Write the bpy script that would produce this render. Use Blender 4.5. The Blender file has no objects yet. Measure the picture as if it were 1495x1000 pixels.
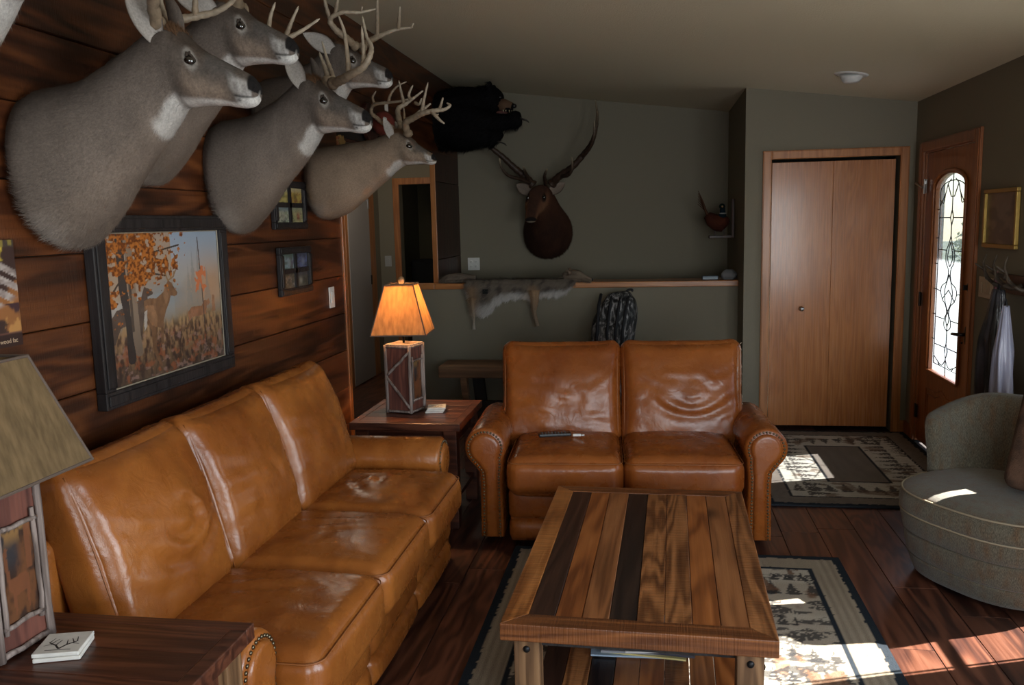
import bpy, math, random
import numpy as np
from mathutils import Vector, Matrix, noise as mnoise
random.seed(7); rng = np.random.default_rng(7)
S = bpy.context.scene
COL = S.collection
PI = math.pi

# ---------------------------------------------------------------- camera
def nrm(v):
    v = np.array(v, float); return v/np.linalg.norm(v)
FPX, CX, CY = 1256., 747.5, 500.
_dy = nrm((950-CX, 320-CY, FPX)); _dd = np.array((214., 9000., FPX)); _dd = nrm(_dd-_dy*_dd.dot(_dy))
_dz = -_dd; _dx = np.cross(_dy, _dz)
RW = np.array([_dx, _dy, _dz])                      # camera (right, down, forward) -> world
cam = bpy.data.cameras.new('camera'); camo = bpy.data.objects.new('camera', cam); COL.objects.link(camo)
cam.sensor_width = 36; cam.sensor_fit = 'HORIZONTAL'; cam.lens = 36*FPX/1495.; cam.clip_start = .02; cam.clip_end = 200
_r, _u, _b = RW@np.array((1, 0, 0.)), RW@np.array((0, -1., 0)), RW@np.array((0, 0, -1.))
camo.matrix_world = Matrix(((_r[0], _u[0], _b[0], 0), (_r[1], _u[1], _b[1], 0), (_r[2], _u[2], _b[2], 1.62), (0, 0, 0, 1)))
S.camera = camo

# ---------------------------------------------------------------- light
S.view_settings.view_transform = 'Standard'; S.view_settings.look = 'None'
S.view_settings.gamma = 1; S.view_settings.use_curve_mapping = False
S.view_settings.exposure = 0.34
W = bpy.data.worlds.new('sky'); S.world = W; W.use_nodes = True
bg = W.node_tree.nodes['Background']
sk = W.node_tree.nodes.new('ShaderNodeTexSky'); sk.sky_type = 'NISHITA'; sk.sun_disc = False
sk.sun_elevation = math.radians(34); sk.sun_rotation = math.radians(71); sk.air_density = 1.0; sk.dust_density = 0.4
W.node_tree.links.new(sk.outputs[0], bg.inputs[0]); bg.inputs[1].default_value = 0.38
SUN_DIR = Vector((-1, -.35, -.715))
def lamp(name, typ, loc, energy, color=(1, 1, 1), direction=None, **kw):
    l = bpy.data.lights.new(name, typ); l.energy = energy; l.color = color
    for k, v in kw.items(): setattr(l, k, v)
    o = bpy.data.objects.new(name, l); o.location = loc; COL.objects.link(o)
    if direction is not None: o.rotation_euler = Vector(direction).to_track_quat('-Z', 'Y').to_euler()
    return o
lamp('sun', 'SUN', (8, 6, 7), 36.0, (1, .95, .86), SUN_DIR, angle=.009)
# added area fill for daylight from presumed windows, rear and near right
lamp('rear_daylight_fill', 'AREA', (0.9, -2.25, 1.35), 66, (.88, .94, 1.0), (-.05, 1, -.02), shape='RECTANGLE', size=2.0, size_y=1.5)
lamp('side_daylight_fill', 'AREA', (1.84, 0.9, 1.3), 48, (.88, .94, 1.0), (-1, .25, -.05), shape='RECTANGLE', size=1.6, size_y=1.3)

# ---------------------------------------------------------------- mesh helpers
class MB:
    def __init__(s): s.v = []; s.f = []; s.c = []
    def add(s, v, f, col=None):
        o = len(s.v); s.v += [tuple(map(float, p)) for p in v]; s.f += [tuple(i+o for i in q) for q in f]
        if col is not None:
            s.c += [tuple(c) for c in col] if np.ndim(col) == 2 else [tuple(col)]*len(v)
        return s
    def box(s, x0, x1, y0, y1, z0, z1, M=None, col=None):
        v = [(x, y, z) for x in (x0, x1) for y in (y0, y1) for z in (z0, z1)]
        if M is not None: v = [M@Vector(p) for p in v]
        return s.add(v, [(0, 1, 3, 2), (4, 6, 7, 5), (0, 4, 5, 1), (2, 3, 7, 6), (0, 2, 6, 4), (1, 5, 7, 3)], col)
    def beam(s, a, b, w, h, up=(0, 0, 1)):
        a, b = Vector(a), Vector(b); d = (b-a).normalized(); u = Vector(up); sd = d.cross(u).normalized(); u = sd.cross(d)
        v = []
        for p in (a, b):
            for i, j in ((-1, -1), (1, -1), (1, 1), (-1, 1)): v.append(p+sd*i*w/2+u*j*h/2)
        return s.add(v, [(0, 3, 2, 1), (4, 5, 6, 7), (0, 1, 5, 4), (1, 2, 6, 5), (2, 3, 7, 6), (3, 0, 4, 7)])
    def loft(s, rings, cap0=True, cap1=True, col=None, closed=True):
        n = len(rings[0]); v = [p for r in rings for p in r]; f = []
        for i in range(len(rings)-1):
            for j in range(n if closed else n-1):
                k = (j+1) % n
                f.append((i*n+j, i*n+k, (i+1)*n+k, (i+1)*n+j))
        if cap0: f.append(tuple(range(n-1, -1, -1)))
        if cap1: f.append(tuple((len(rings)-1)*n+j for j in range(n)))
        return s.add(v, f, col)
    def tube(s, pts, r, n=8, col=None):
        pts = [Vector(p) for p in pts]; m = len(pts)
        if not hasattr(r, '__len__'): r = [r]*m
        ref = None; rings = []
        for i, p in enumerate(pts):
            d = (pts[min(i+1, m-1)]-pts[max(i-1, 0)])
            d = d.normalized() if d.length > 1e-9 else Vector((0, 0, 1))
            if ref is None: ref = d.orthogonal().normalized()
            ref = (ref-d*ref.dot(d)); ref = ref.normalized() if ref.length > 1e-6 else d.orthogonal().normalized()
            b = d.cross(ref)
            rings.append([p+(ref*math.cos(2*PI*k/n)+b*math.sin(2*PI*k/n))*r[i] for k in range(n)])
        return s.loft(rings, col=col)
    def ell(s, c, r, n=16, m=10, M=None, col=None):
        if not hasattr(r, '__len__'): r = (r, r, r)
        v = []; f = []
        for i in range(m+1):
            t = PI*i/m
            for j in range(n):
                a = 2*PI*j/n; p = Vector((r[0]*math.sin(t)*math.cos(a), r[1]*math.sin(t)*math.sin(a), r[2]*math.cos(t)))
                if M is not None: p = M@p
                v.append(p+Vector(c))
        for i in range(m):
            for j in range(n):
                k = (j+1) % n; f.append((i*n+j, (i+1)*n+j, (i+1)*n+k, i*n+k))
        return s.add(v, f, col)
    def lathe(s, prof, n=24, c=(0, 0, 0), col=None):
        rings = [[(c[0]+r*math.cos(2*PI*k/n), c[1]+r*math.sin(2*PI*k/n), c[2]+z) for k in range(n)] for r, z in prof]
        return s.loft(rings, col=col)
    def prism(s, poly, fn, a, b):
        r0 = [fn(x, y, a) for x, y in poly]; r1 = [fn(x, y, b) for x, y in poly]
        return s.loft([r0, r1])
def obj(name, mb, mat, parent=None, smooth=False, bevel=0, loc=None, rotz=0, seg=2, kind=None, label=None, fix=True):
    me = bpy.data.meshes.new(name); me.from_pydata(mb.v, [], mb.f); me.update()
    if mb.c:
        a = me.color_attributes.new('Col', 'FLOAT_COLOR', 'POINT')
        c = np.ones((len(mb.v), 4), np.float32); c[:, :3] = np.array(mb.c, np.float32)[:, :3]; a.data.foreach_set('color', c.ravel())
    if fix:
        import bmesh
        bm = bmesh.new(); bm.from_mesh(me); bmesh.ops.recalc_face_normals(bm, faces=bm.faces); bm.to_mesh(me); bm.free()
    if smooth: me.polygons.foreach_set('use_smooth', [True]*len(me.polygons))
    me.materials.append(mat)
    o = bpy.data.objects.new(name, me); COL.objects.link(o)
    if parent is not None: o.parent = parent
    if loc is not None: o.location = loc
    o.rotation_euler.z = rotz
    if bevel:
        b = o.modifiers.new('bevel', 'BEVEL'); b.width = bevel; b.segments = seg; b.limit_method = 'ANGLE'
    if kind: o['kind'] = kind
    if label: o['label'] = label
    return o
def npobj(name, v, f, mat, parent=None, col=None, smooth=True, nor=None, kind=None, loc=None):
    """numpy mesh: v (n,3), f (m,3|4)"""
    me = bpy.data.meshes.new(name); n, k = f.shape
    me.vertices.add(len(v)); me.vertices.foreach_set('co', np.asarray(v, np.float32).ravel())
    me.loops.add(n*k); me.loops.foreach_set('vertex_index', np.asarray(f, np.int32).ravel())
    me.polygons.add(n); me.polygons.foreach_set('loop_start', np.arange(0, n*k, k, dtype=np.int32))
    me.polygons.foreach_set('use_smooth', np.full(n, smooth)); me.update(calc_edges=True)
    if col is not None:
        a = me.color_attributes.new('Col', 'FLOAT_COLOR', 'POINT'); c = np.ones((len(v), 4), np.float32); c[:, :3] = col
        a.data.foreach_set('color', c.ravel())
    if nor is not None: me.normals_split_custom_set_from_vertices(np.asarray(nor, np.float32))
    me.materials.append(mat); o = bpy.data.objects.new(name, me); COL.objects.link(o)
    if parent is not None: o.parent = parent
    if loc is not None: o.location = loc
    if kind: o['kind'] = kind
    return o
def thing(name, label, cat, loc=(0, 0, 0), rotz=0, group=None):
    o = bpy.data.objects.new(name, None); COL.objects.link(o); o.location = loc; o.rotation_euler.z = rotz
    o.empty_display_size = .1; return tag(o, label, cat, group)
def tag(o, label, cat, group=None):
    o['label'] = label; o['category'] = cat
    if group: o['group'] = group
    return o
def struct(name, mb, mat, bevel=0, parent=None, label=None, **k):
    return obj(name, mb, mat, parent, bevel=bevel, kind='structure', label=label, **k)
def dup(o, loc, rotz=0, parent=None, sc=None):
    c = o.copy(); COL.objects.link(c); c.parent = parent; c.location = loc; c.rotation_euler.z = rotz
    if sc: c.scale = sc
    return c
def spl(P, n=8):
    P = [np.array(p, float) for p in P]; Q = [2*P[0]-P[1]]+P+[2*P[-1]-P[-2]]; out = []
    for i in range(1, len(Q)-2):
        a, b, c, d = Q[i-1:i+3]
        for k in range(n):
            t = k/n; out.append(.5*((2*b)+(c-a)*t+(2*a-5*b+4*c-d)*t*t+(3*b-a-3*c+d)*t**3))
    out.append(P[-1]); return np.array(out)
def rot2(x, y, a): return x*math.cos(a)-y*math.sin(a), x*math.sin(a)+y*math.cos(a)

# numpy noise
def _h(i, j, s):
    n = (i*374761393+j*668265263+s*974711) & 0x7fffffff
    n = (n ^ (n >> 13))*1274126177 & 0x7fffffff
    return ((n ^ (n >> 16)) & 0xffff)/65535.
def vn(x, y, s=0):
    x = np.asarray(x, float); y = np.asarray(y, float)
    i = np.floor(x).astype(np.int64); j = np.floor(y).astype(np.int64); u = x-i; v = y-j; u = u*u*(3-2*u); v = v*v*(3-2*v)
    return (_h(i, j, s)*(1-u)+_h(i+1, j, s)*u)*(1-v)+(_h(i, j+1, s)*(1-u)+_h(i+1, j+1, s)*u)*v
def fbm(x, y, s=0, o=4):
    t = 0; a = .5
    for k in range(o): t = t+a*vn(x*2**k, y*2**k, s+k*17); a *= .5
    return t/(1-.5**o)
def ss(a, b, x): t = np.clip((x-a)/(b-a), 0, 1); return t*t*(3-2*t)
def mixc(c, d, t): t = np.asarray(t)[..., None]; return np.asarray(c)*(1-t)+np.asarray(d)*t
def inpoly(x, y, P):
    r = np.zeros(np.shape(x), bool); n = len(P)
    for i in range(n):
        x0, y0 = P[i]; x1, y1 = P[(i+1) % n]
        if y0 == y1: continue
        c = ((y0 > y) != (y1 > y)) & (x < (x1-x0)*(y-y0)/(y1-y0)+x0); r ^= c
    return r
def picgrid(name, fn, w, h, nx, ny, mat, parent, place):
    """flat print: nx*ny quads, each its own colour; place(a,b)->xyz for a,b in 0..1"""
    a = np.linspace(0, 1, nx+1); b = np.linspace(0, 1, ny+1); A, B = np.meshgrid(a, b)
    v = place(A.ravel(), B.ravel()); c = fn(A.ravel(), B.ravel())
    i = np.arange(nx*ny); x = i % nx; y = i//nx; k = y*(nx+1)+x
    f = np.stack([k, k+1, k+nx+2, k+nx+1], 1)
    return npobj(name, v, f, mat, parent, col=c, smooth=False)

# ---------------------------------------------------------------- materials
def mat(name):
    m = bpy.data.materials.new(name); m.use_nodes = True; return m, m.node_tree.nodes, m.node_tree.links, m.node_tree.nodes['Principled BSDF']
def plain(name, col, rough=.5, metal=0, bump=0, bscale=200, spec=.5, var=0, vscale=6, coat=0, emit=None):
    m, N, L, p = mat(name); p.inputs['Base Color'].default_value = (*col, 1); p.inputs['Roughness'].default_value = rough
    p.inputs['Metallic'].default_value = metal; p.inputs['Specular IOR Level'].default_value = spec; p.inputs['Coat Weight'].default_value = coat
    if bump or var: tc = N.new('ShaderNodeTexCoord')
    if bump:
        n = N.new('ShaderNodeTexNoise'); n.inputs['Scale'].default_value = bscale; n.inputs['Detail'].default_value = 4
        b = N.new('ShaderNodeBump'); b.inputs['Strength'].default_value = bump; b.inputs['Distance'].default_value = .01
        L.new(tc.outputs['Object'], n.inputs['Vector']); L.new(n.outputs[0], b.inputs['Height']); L.new(b.outputs[0], p.inputs['Normal'])
    if var:
        n = N.new('ShaderNodeTexNoise'); n.inputs['Scale'].default_value = vscale; n.inputs['Detail'].default_value = 5
        r = N.new('ShaderNodeValToRGB'); L.new(tc.outputs['Object'], n.inputs['Vector']); L.new(n.outputs[0], r.inputs[0])
        r.color_ramp.elements[0].position = .3; r.color_ramp.elements[1].position = .7
        r.color_ramp.elements[0].color = (*[c*(1-var) for c in col], 1); r.color_ramp.elements[1].color = (*[min(1, c*(1+var)) for c in col], 1)
        L.new(r.outputs[0], p.inputs['Base Color'])
    if emit: p.inputs['Emission Color'].default_value = (*emit[0], 1); p.inputs['Emission Strength'].default_value = emit[1]
    return m
def vmat(name, rough=.8, bump=0, bscale=300, spec=.3, nvar=.0, nscale=80, sheen=0, coat=0, aniso=None):
    """material whose colour is the mesh's own colour attribute (prints, weaves, coats)"""
    m, N, L, p = mat(name); at = N.new('ShaderNodeAttribute'); at.attribute_name = 'Col'
    p.inputs['Roughness'].default_value = rough; p.inputs['Specular IOR Level'].default_value = spec
    p.inputs['Sheen Weight'].default_value = sheen; p.inputs['Coat Weight'].default_value = coat
    src = at.outputs['Color']; tc = N.new('ShaderNodeTexCoord')
    if nvar:
        n = N.new('ShaderNodeTexNoise'); n.inputs['Scale'].default_value = nscale; n.inputs['Detail'].default_value = 3
        mp = N.new('ShaderNodeMapRange'); mp.inputs['To Min'].default_value = 1-nvar; mp.inputs['To Max'].default_value = 1+nvar
        mp.inputs['From Min'].default_value = .3; mp.inputs['From Max'].default_value = .7
        vm = N.new('ShaderNodeVectorMath'); vm.operation = 'SCALE'
        L.new(tc.outputs['Object'], n.inputs['Vector']); L.new(n.outputs[0], mp.inputs['Value']); L.new(src, vm.inputs[0]); L.new(mp.outputs[0], vm.inputs['Scale']); src = vm.outputs[0]
    L.new(src, p.inputs['Base Color'])
    if bump:
        n = N.new('ShaderNodeTexNoise'); n.inputs['Scale'].default_value = bscale; n.inputs['Detail'].default_value = 3
        b = N.new('ShaderNodeBump'); b.inputs['Strength'].default_value = bump; b.inputs['Distance'].default_value = .005
        L.new(tc.outputs['Object'], n.inputs['Vector']); L.new(n.outputs[0], b.inputs['Height']); L.new(b.outputs[0], p.inputs['Normal'])
    return m
def wood(name, cols, axis='y', scale=9, stretch=.07, rough=.5, ring=14, ringw=.35, bump=.25, vary=.25, spec=.4, coat=0, knots=False, rvar=.1, saw=0):
    m, N, L, p = mat(name); tc = N.new('ShaderNodeTexCoord'); oi = N.new('ShaderNodeObjectInfo')
    cm = N.new('ShaderNodeVectorMath'); cm.operation = 'SCALE'; cm.inputs[0].default_value = (37, 53, 29); L.new(oi.outputs['Random'], cm.inputs['Scale'])
    ad = N.new('ShaderNodeVectorMath'); L.new(tc.outputs['Object'], ad.inputs[0]); L.new(cm.outputs[0], ad.inputs[1])
    def noise(sc, st, det, dist):
        mp = N.new('ShaderNodeMapping'); s = [sc]*3; s['xyz'.index(axis)] = sc*st; mp.inputs['Scale'].default_value = s
        n = N.new('ShaderNodeTexNoise'); n.inputs['Scale'].default_value = 1; n.inputs['Detail'].default_value = det; n.inputs['Distortion'].default_value = dist
        n.inputs['Roughness'].default_value = .55; L.new(ad.outputs[0], mp.inputs[0]); L.new(mp.outputs[0], n.inputs['Vector']); return n.outputs[0]
    def math_(op, a, b=None, c=None):
        n = N.new('ShaderNodeMath'); n.operation = op
        for i, x in enumerate((a, b, c)):
            if x is None: continue
            if isinstance(x, (int, float)): n.inputs[i].default_value = x
            else: L.new(x, n.inputs[i])
        return n.outputs[0]
    n1 = noise(scale*.55, stretch*1.6, 3, .4); n2 = noise(scale*9, stretch*.35, 4, .2); n3 = noise(scale*.35, .5, 2, 0)
    rg = math_('MULTIPLY_ADD', math_('SINE', math_('MULTIPLY', n1, ring*6.)), .5, .5)
    f = math_('MULTIPLY_ADD', rg, ringw, math_('MULTIPLY_ADD', n2, .55, math_('MULTIPLY_ADD', n3, .5, -.05-.5*ringw)))
    r = N.new('ShaderNodeValToRGB'); L.new(f, r.inputs[0]); e = r.color_ramp.elements
    while len(e) < len(cols): e.new(.5)
    for i, c in enumerate(cols): e[i].position = .22+.56*i/(len(cols)-1); e[i].color = (*c, 1)
    hs = N.new('ShaderNodeHueSaturation'); L.new(r.outputs[0], hs.inputs['Color'])
    rv = N.new('ShaderNodeMapRange'); rv.inputs['To Min'].default_value = 1-vary; rv.inputs['To Max'].default_value = 1+vary; L.new(oi.outputs['Random'], rv.inputs['Value'])
    L.new(rv.outputs[0], hs.inputs['Value']); out = hs.outputs[0]
    if knots:
        mp = N.new('ShaderNodeMapping'); s = [2.6]*3; s['xyz'.index(axis)] = 1.5; mp.inputs['Scale'].default_value = s; L.new(ad.outputs[0], mp.inputs[0])
        vo = N.new('ShaderNodeTexVoronoi'); vo.inputs['Scale'].default_value = 1; L.new(mp.outputs[0], vo.inputs['Vector'])
        kr = N.new('ShaderNodeMapRange'); kr.inputs['From Min'].default_value = .05; kr.inputs['From Max'].default_value = .16; kr.inputs['To Min'].default_value = .25; kr.inputs['To Max'].default_value = 1
        L.new(vo.outputs['Distance'], kr.inputs['Value'])
        sc = N.new('ShaderNodeVectorMath'); sc.operation = 'SCALE'; L.new(out, sc.inputs[0]); L.new(kr.outputs[0], sc.inputs['Scale']); out = sc.outputs[0]
    hgt = n2
    if saw:
        mp = N.new('ShaderNodeMapping'); s = [8.]*3; s['xyz'.index(axis)] = 240.; mp.inputs['Scale'].default_value = s; L.new(ad.outputs[0], mp.inputs[0])
        n = N.new('ShaderNodeTexNoise'); n.inputs['Scale'].default_value = 1; n.inputs['Detail'].default_value = 1; L.new(mp.outputs[0], n.inputs['Vector'])
        mr = N.new('ShaderNodeMapRange'); mr.inputs['From Min'].default_value = .35; mr.inputs['From Max'].default_value = .65; mr.inputs['To Min'].default_value = 1-saw; mr.inputs['To Max'].default_value = 1+saw*.5
        L.new(n.outputs[0], mr.inputs['Value']); sc = N.new('ShaderNodeVectorMath'); sc.operation = 'SCALE'; L.new(out, sc.inputs[0]); L.new(mr.outputs[0], sc.inputs['Scale']); out = sc.outputs[0]
        hgt = math_('ADD', n2, n.outputs[0])
    L.new(out, p.inputs['Base Color'])
    L.new(math_('MULTIPLY_ADD', n2, rvar*2, rough-rvar), p.inputs['Roughness'])
    p.inputs['Specular IOR Level'].default_value = spec; p.inputs['Coat Weight'].default_value = coat; p.inputs['Coat Roughness'].default_value = .15
    b = N.new('ShaderNodeBump'); b.inputs['Strength'].default_value = bump; b.inputs['Distance'].default_value = .004; L.new(hgt, b.inputs['Height']); L.new(b.outputs[0], p.inputs['Normal'])
    return m
def leather(name, col, dark):
    m, N, L, p = mat(name); tc = N.new('ShaderNodeTexCoord')
    def noise(sc, det, dist=0):
        n = N.new('ShaderNodeTexNoise'); n.inputs['Scale'].default_value = sc; n.inputs['Detail'].default_value = det; n.inputs['Distortion'].default_value = dist
        L.new(tc.outputs['Object'], n.inputs['Vector']); return n.outputs[0]
    a = noise(4, 5, .6); r = N.new('ShaderNodeValToRGB'); L.new(a, r.inputs[0])
    e = r.color_ramp.elements; e[0].position = .3; e[0].color = (*dark, 1); e[1].position = .68; e[1].color = (*col, 1)
    L.new(r.outputs[0], p.inputs['Base Color'])
    rr = N.new('ShaderNodeMapRange'); rr.inputs['To Min'].default_value = .20; rr.inputs['To Max'].default_value = .36; L.new(noise(14, 4), rr.inputs['Value']); L.new(rr.outputs[0], p.inputs['Roughness'])
    vo = N.new('ShaderNodeTexVoronoi'); vo.inputs['Scale'].default_value = 320; L.new(tc.outputs['Object'], vo.inputs['Vector'])
    b1 = N.new('ShaderNodeBump'); b1.inputs['Strength'].default_value = .10; b1.inputs['Distance'].default_value = .002; L.new(vo.outputs['Distance'], b1.inputs['Height'])
    b2 = N.new('ShaderNodeBump'); b2.inputs['Strength'].default_value = .12; b2.inputs['Distance'].default_value = .02; L.new(noise(16, 4, 1.2), b2.inputs['Height']); L.new(b1.outputs[0], b2.inputs['Normal'])
    L.new(b2.outputs[0], p.inputs['Normal']); p.inputs['Specular IOR Level'].default_value = .5
    return m

paint_green = plain('sage_paint', (.225, .20, .148), .75, bump=.15, bscale=180, spec=.3)
paint_ceiling = plain('ceiling_paint', (.70, .635, .475), .9, bump=.35, bscale=120, spec=.2)
oak = wood('oak_trim', [(.30, .105, .030), (.44, .17, .052), (.55, .235, .08)], 'z', 10, .05, .38, 10, .25, .12, .05, coat=.2)
oak_h = wood('oak_trim_level', [(.30, .105, .030), (.44, .17, .052), (.55, .235, .08)], 'x', 10, .05, .38, 10, .25, .12, .05, coat=.2)
oak_door = wood('oak_door', [(.34, .118, .034), (.46, .168, .050), (.54, .215, .068)], 'z', 13, .05, .27, 12, .22, .06, .04, coat=.35, rvar=.05)
oak_entry = wood('oak_entry_door', [(.21, .064, .018), (.31, .10, .028), (.39, .135, .04)], 'z', 9, .05, .35, 10, .25, .1, .04, coat=.3)
barn_wall = wood('stained_barn_board', [(.026, .008, .003), (.064, .018, .006), (.115, .034, .010), (.18, .058, .017)], 'y', 6, .09, .40, 9, .30, .22, .30, knots=True, spec=.45, saw=.03)
dark_wood = wood('dark_red_wood', [(.02, .008, .006), (.05, .016, .011), (.085, .028, .018)], 'z', 9, .06, .42, 10, .3, .25, .1)
floor_wood = wood('floor_board', [(.026, .010, .008), (.062, .022, .014), (.105, .038, .022), (.15, .058, .034)], 'y', 7, .08, .34, 13, .36, .12, .22, spec=.5, coat=.15)
table_wood = {
 'dark': wood('table_dark', [(.018, .007, .004), (.036, .014, .008), (.06, .024, .012)], 'y', 8, .06, .42, 10, .3, .3, .1),
 'black': wood('table_black', [(.008, .005, .004), (.016, .009, .007), (.032, .017, .011)], 'y', 8, .06, .42, 10, .3, .3, .1),
 'honey': wood('table_honey', [(.14, .040, .010), (.29, .092, .022), (.41, .148, .040)], 'y', 7, .07, .40, 12, .34, .3, .08, knots=True),
 'tan': wood('table_tan', [(.13, .047, .016), (.26, .098, .033), (.35, .145, .052)], 'y', 7, .07, .42, 12, .3, .3, .08, knots=True),
 'brown': wood('table_brown', [(.10, .035, .011), (.22, .085, .027), (.33, .135, .046)], 'y', 8, .06, .42, 14, .45, .4, .08, saw=.2),
 'frame': wood('table_frame', [(.19, .062, .014), (.32, .115, .028), (.42, .165, .045)], 'y', 8, .06, .40, 12, .4, .35, .06, saw=.3),
 'framex': wood('table_frame_end', [(.09, .028, .008), (.18, .06, .017), (.26, .095, .028)], 'x', 8, .06, .42, 12, .3, .35, .06, saw=.12),
 'leg': wood('table_leg', [(.10, .05, .022), (.19, .10, .045), (.27, .15, .07)], 'z', 9, .06, .5, 12, .45, .4, .08)}
end_wood = wood('end_table_wood', [(.03, .010, .006), (.075, .024, .013), (.13, .044, .022)], 'x', 8, .06, .36, 12, .35, .25, .12, knots=True, coat=.1)
bench_wood = wood('bench_wood', [(.10, .05, .024), (.20, .10, .048), (.28, .145, .07)], 'x', 7, .06, .6, 10, .3, .3, .06)
dark_board = wood('dark_board', [(.010, .008, .007), (.02, .016, .014), (.035, .028, .024)], 'z', 8, .06, .6, 10, .3, .3, .06)
twig = wood('weathered_twig', [(.10, .072, .062), (.22, .17, .15), (.33, .27, .245)], 'z', 16, .06, .8, 8, .3, .8, .12)
red_board = wood('red_brown_board', [(.065, .022, .017), (.13, .045, .032), (.19, .068, .045)], 'z', 10, .06, .6, 12, .3, .3, .08)
lea = leather('tan_leather', (.355, .118, .022), (.21, .058, .010))
lea2 = leather('cognac_leather', (.33, .096, .018), (.20, .049, .009))
seam_m = plain('seam_thread', (.26, .085, .02), .5)
brass_nail = plain('antique_nail', (.16, .13, .085), .32, 1)
black_metal = plain('black_iron', (.012, .012, .013), .45, .6)
steel = plain('steel', (.5, .5, .5), .3, 1)
bronze = plain('dark_bronze', (.05, .04, .035), .35, .9)
gold = plain('gilt', (.42, .27, .07), .42, .7, bump=.2, bscale=90)
frame_black = wood('black_frame', [(.008, .007, .008), (.016, .013, .014), (.026, .021, .022)], 'z', 9, .06, .5, 10, .3, .4, .05)
white_plastic = plain('white_plastic', (.72, .72, .70), .4)
cream_plastic = plain('cream_plastic', (.55, .47, .36), .45)
grey_door_m = plain('painted_grey_door', (.36, .33, .31), .45, bump=.1, bscale=60)
printm = vmat('print', .35, spec=.5, coat=.15)
rugm = vmat('woven_rug', .95, bump=.8, bscale=420, spec=.1, nvar=.22, nscale=260)
coatm = vmat('animal_coat', .9, bump=.35, bscale=420, spec=.15, nvar=.16, nscale=150)
furm = vmat('fur', .85, spec=.2)
antlerm = vmat('antler', .5, bump=.5, bscale=70, spec=.4, nvar=.25, nscale=45)
eyem = plain('glass_eye', (.006, .004, .003), .04, spec=.8, coat=1)
bear_fur = vmat('bear_fur', .9, spec=.06)
stone = plain('white_stone', (.62, .60, .56), .6, var=.12, vscale=30)
inkm = plain('black_ink', (.015, .015, .017), .6)
chair_fabric = None
# ---------------------------------------------------------------- the room
XL, XR, YC, YE, XS = -1.80, 1.875, 6.668, 8.10, .69   # wood wall, entry wall, closet wall, elk wall, jog beside the closet
def ceil_z(x): return 2.405+.128*(1.85-x)
# floor: a dark sub-floor with individual boards
fl = struct('floor', MB().box(-3.2, 2.0, -2.5, 9.6, -.12, -.012), plain('subfloor', (.012, .006, .005), .8))
bw, bl = .19, 1.28
bme = None; nb = 0
for ix in range(-10, 10):
    x = ix*bw; off = rng.random()*bl
    for iy in range(-1, 7):
        y = iy*bl+off+.6
        if y+bl/2 < .9 or y-bl/2 > 7.1 or (x > XR-.05) or (x < XL+.05): continue
        if bme is None:
            bo = obj('floor_plank', MB().box(-bw/2+.0012, bw/2-.0012, -bl/2+.001, bl/2-.001, -.014, 0), floor_wood, fl, bevel=.0015, seg=1); bme = bo
            bo.location = (x, y, 0)
        else: dup(bme, (x, y, 0), 0, fl)
        nb += 1
obj('floor_plank_field', MB().box(-3.1, XL+.05, 4.9, 9.3, -.012, 0), floor_wood, fl, label='plain dark floor of the hall beyond the opening')
# ceiling: one slope rising to the left
mb = MB(); xs = (2.05, -3.2); zs = [ceil_z(x) for x in xs]
mb.add([(xs[0], -2.5, zs[0]), (xs[1], -2.5, zs[1]), (xs[1], 9.6, zs[1]), (xs[0], 9.6, zs[0]),
        (xs[0], -2.5, zs[0]+.1), (xs[1], -2.5, zs[1]+.1), (xs[1], 9.6, zs[1]+.1), (xs[0], 9.6, zs[0]+.1)],
       [(0, 1, 2, 3), (7, 6, 5, 4), (0, 4, 5, 1), (1, 5, 6, 2), (2, 6, 7, 3), (3, 7, 4, 0)])
struct('ceiling', mb, paint_ceiling)
def wtop(y0, y1, x0, x1, z0):      # wall block under the slope (top follows it)
    mb = MB(); a, b = ceil_z(x0)+.02, ceil_z(x1)+.02
    return mb.add([(x0, y0, z0), (x1, y0, z0), (x1, y1, z0), (x0, y1, z0), (x0, y0, a), (x1, y0, b), (x1, y1, b), (x0, y1, a)],
                  [(3, 2, 1, 0), (4, 5, 6, 7), (0, 1, 5, 4), (1, 2, 6, 5), (2, 3, 7, 6), (3, 0, 4, 7)])
def join(*ms):
    m = MB()
    for q in ms: m.add(q.v, q.f)
    return m
# left wall: barn boards, opening to the hall from y=4.9 to 7.18
YO0, YO1, ZH = 4.89, 7.18, 2.14
wl = struct('wall_left', join(wtop(-2.4, YO0-.01, XL-.14, XL-.022, 0), wtop(YO0-.01, YO1, XL-.14, XL-.022, ZH+.01), wtop(YO1+.005, YE, XL-.034, XL-.022, 0)), plain('board_backing', (.012, .006, .004), .9))
ph = .222
row = 0; z = 0
while z < ceil_z(XL):
    z1 = min(z+ph, ceil_z(XL)); y = -2.4; yend = YO0 if z1 <= ZH+.1 else YE
    y -= rng.random()*1.5; low = z
    if z < ZH < z1 and False: pass
    while y < yend-.02:
        L_ = 20.; y1 = min(y+L_, yend)
        if yend-y1 < .35: y1 = yend
        a = max(y, -2.4)
        if y1 > .6:
            t = rng.uniform(0, .004)
            mb = MB().box(-.022, t, -(y1-a)/2+.0015, (y1-a)/2-.0015, -(z1-z)/2+.0016, (z1-z)/2-.0016)
            o = obj('plank', mb, barn_wall, wl, bevel=.003, seg=1); o.location = (XL, (a+y1)/2, (z+z1)/2)
        y = y1
    z = z1; row += 1
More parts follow.
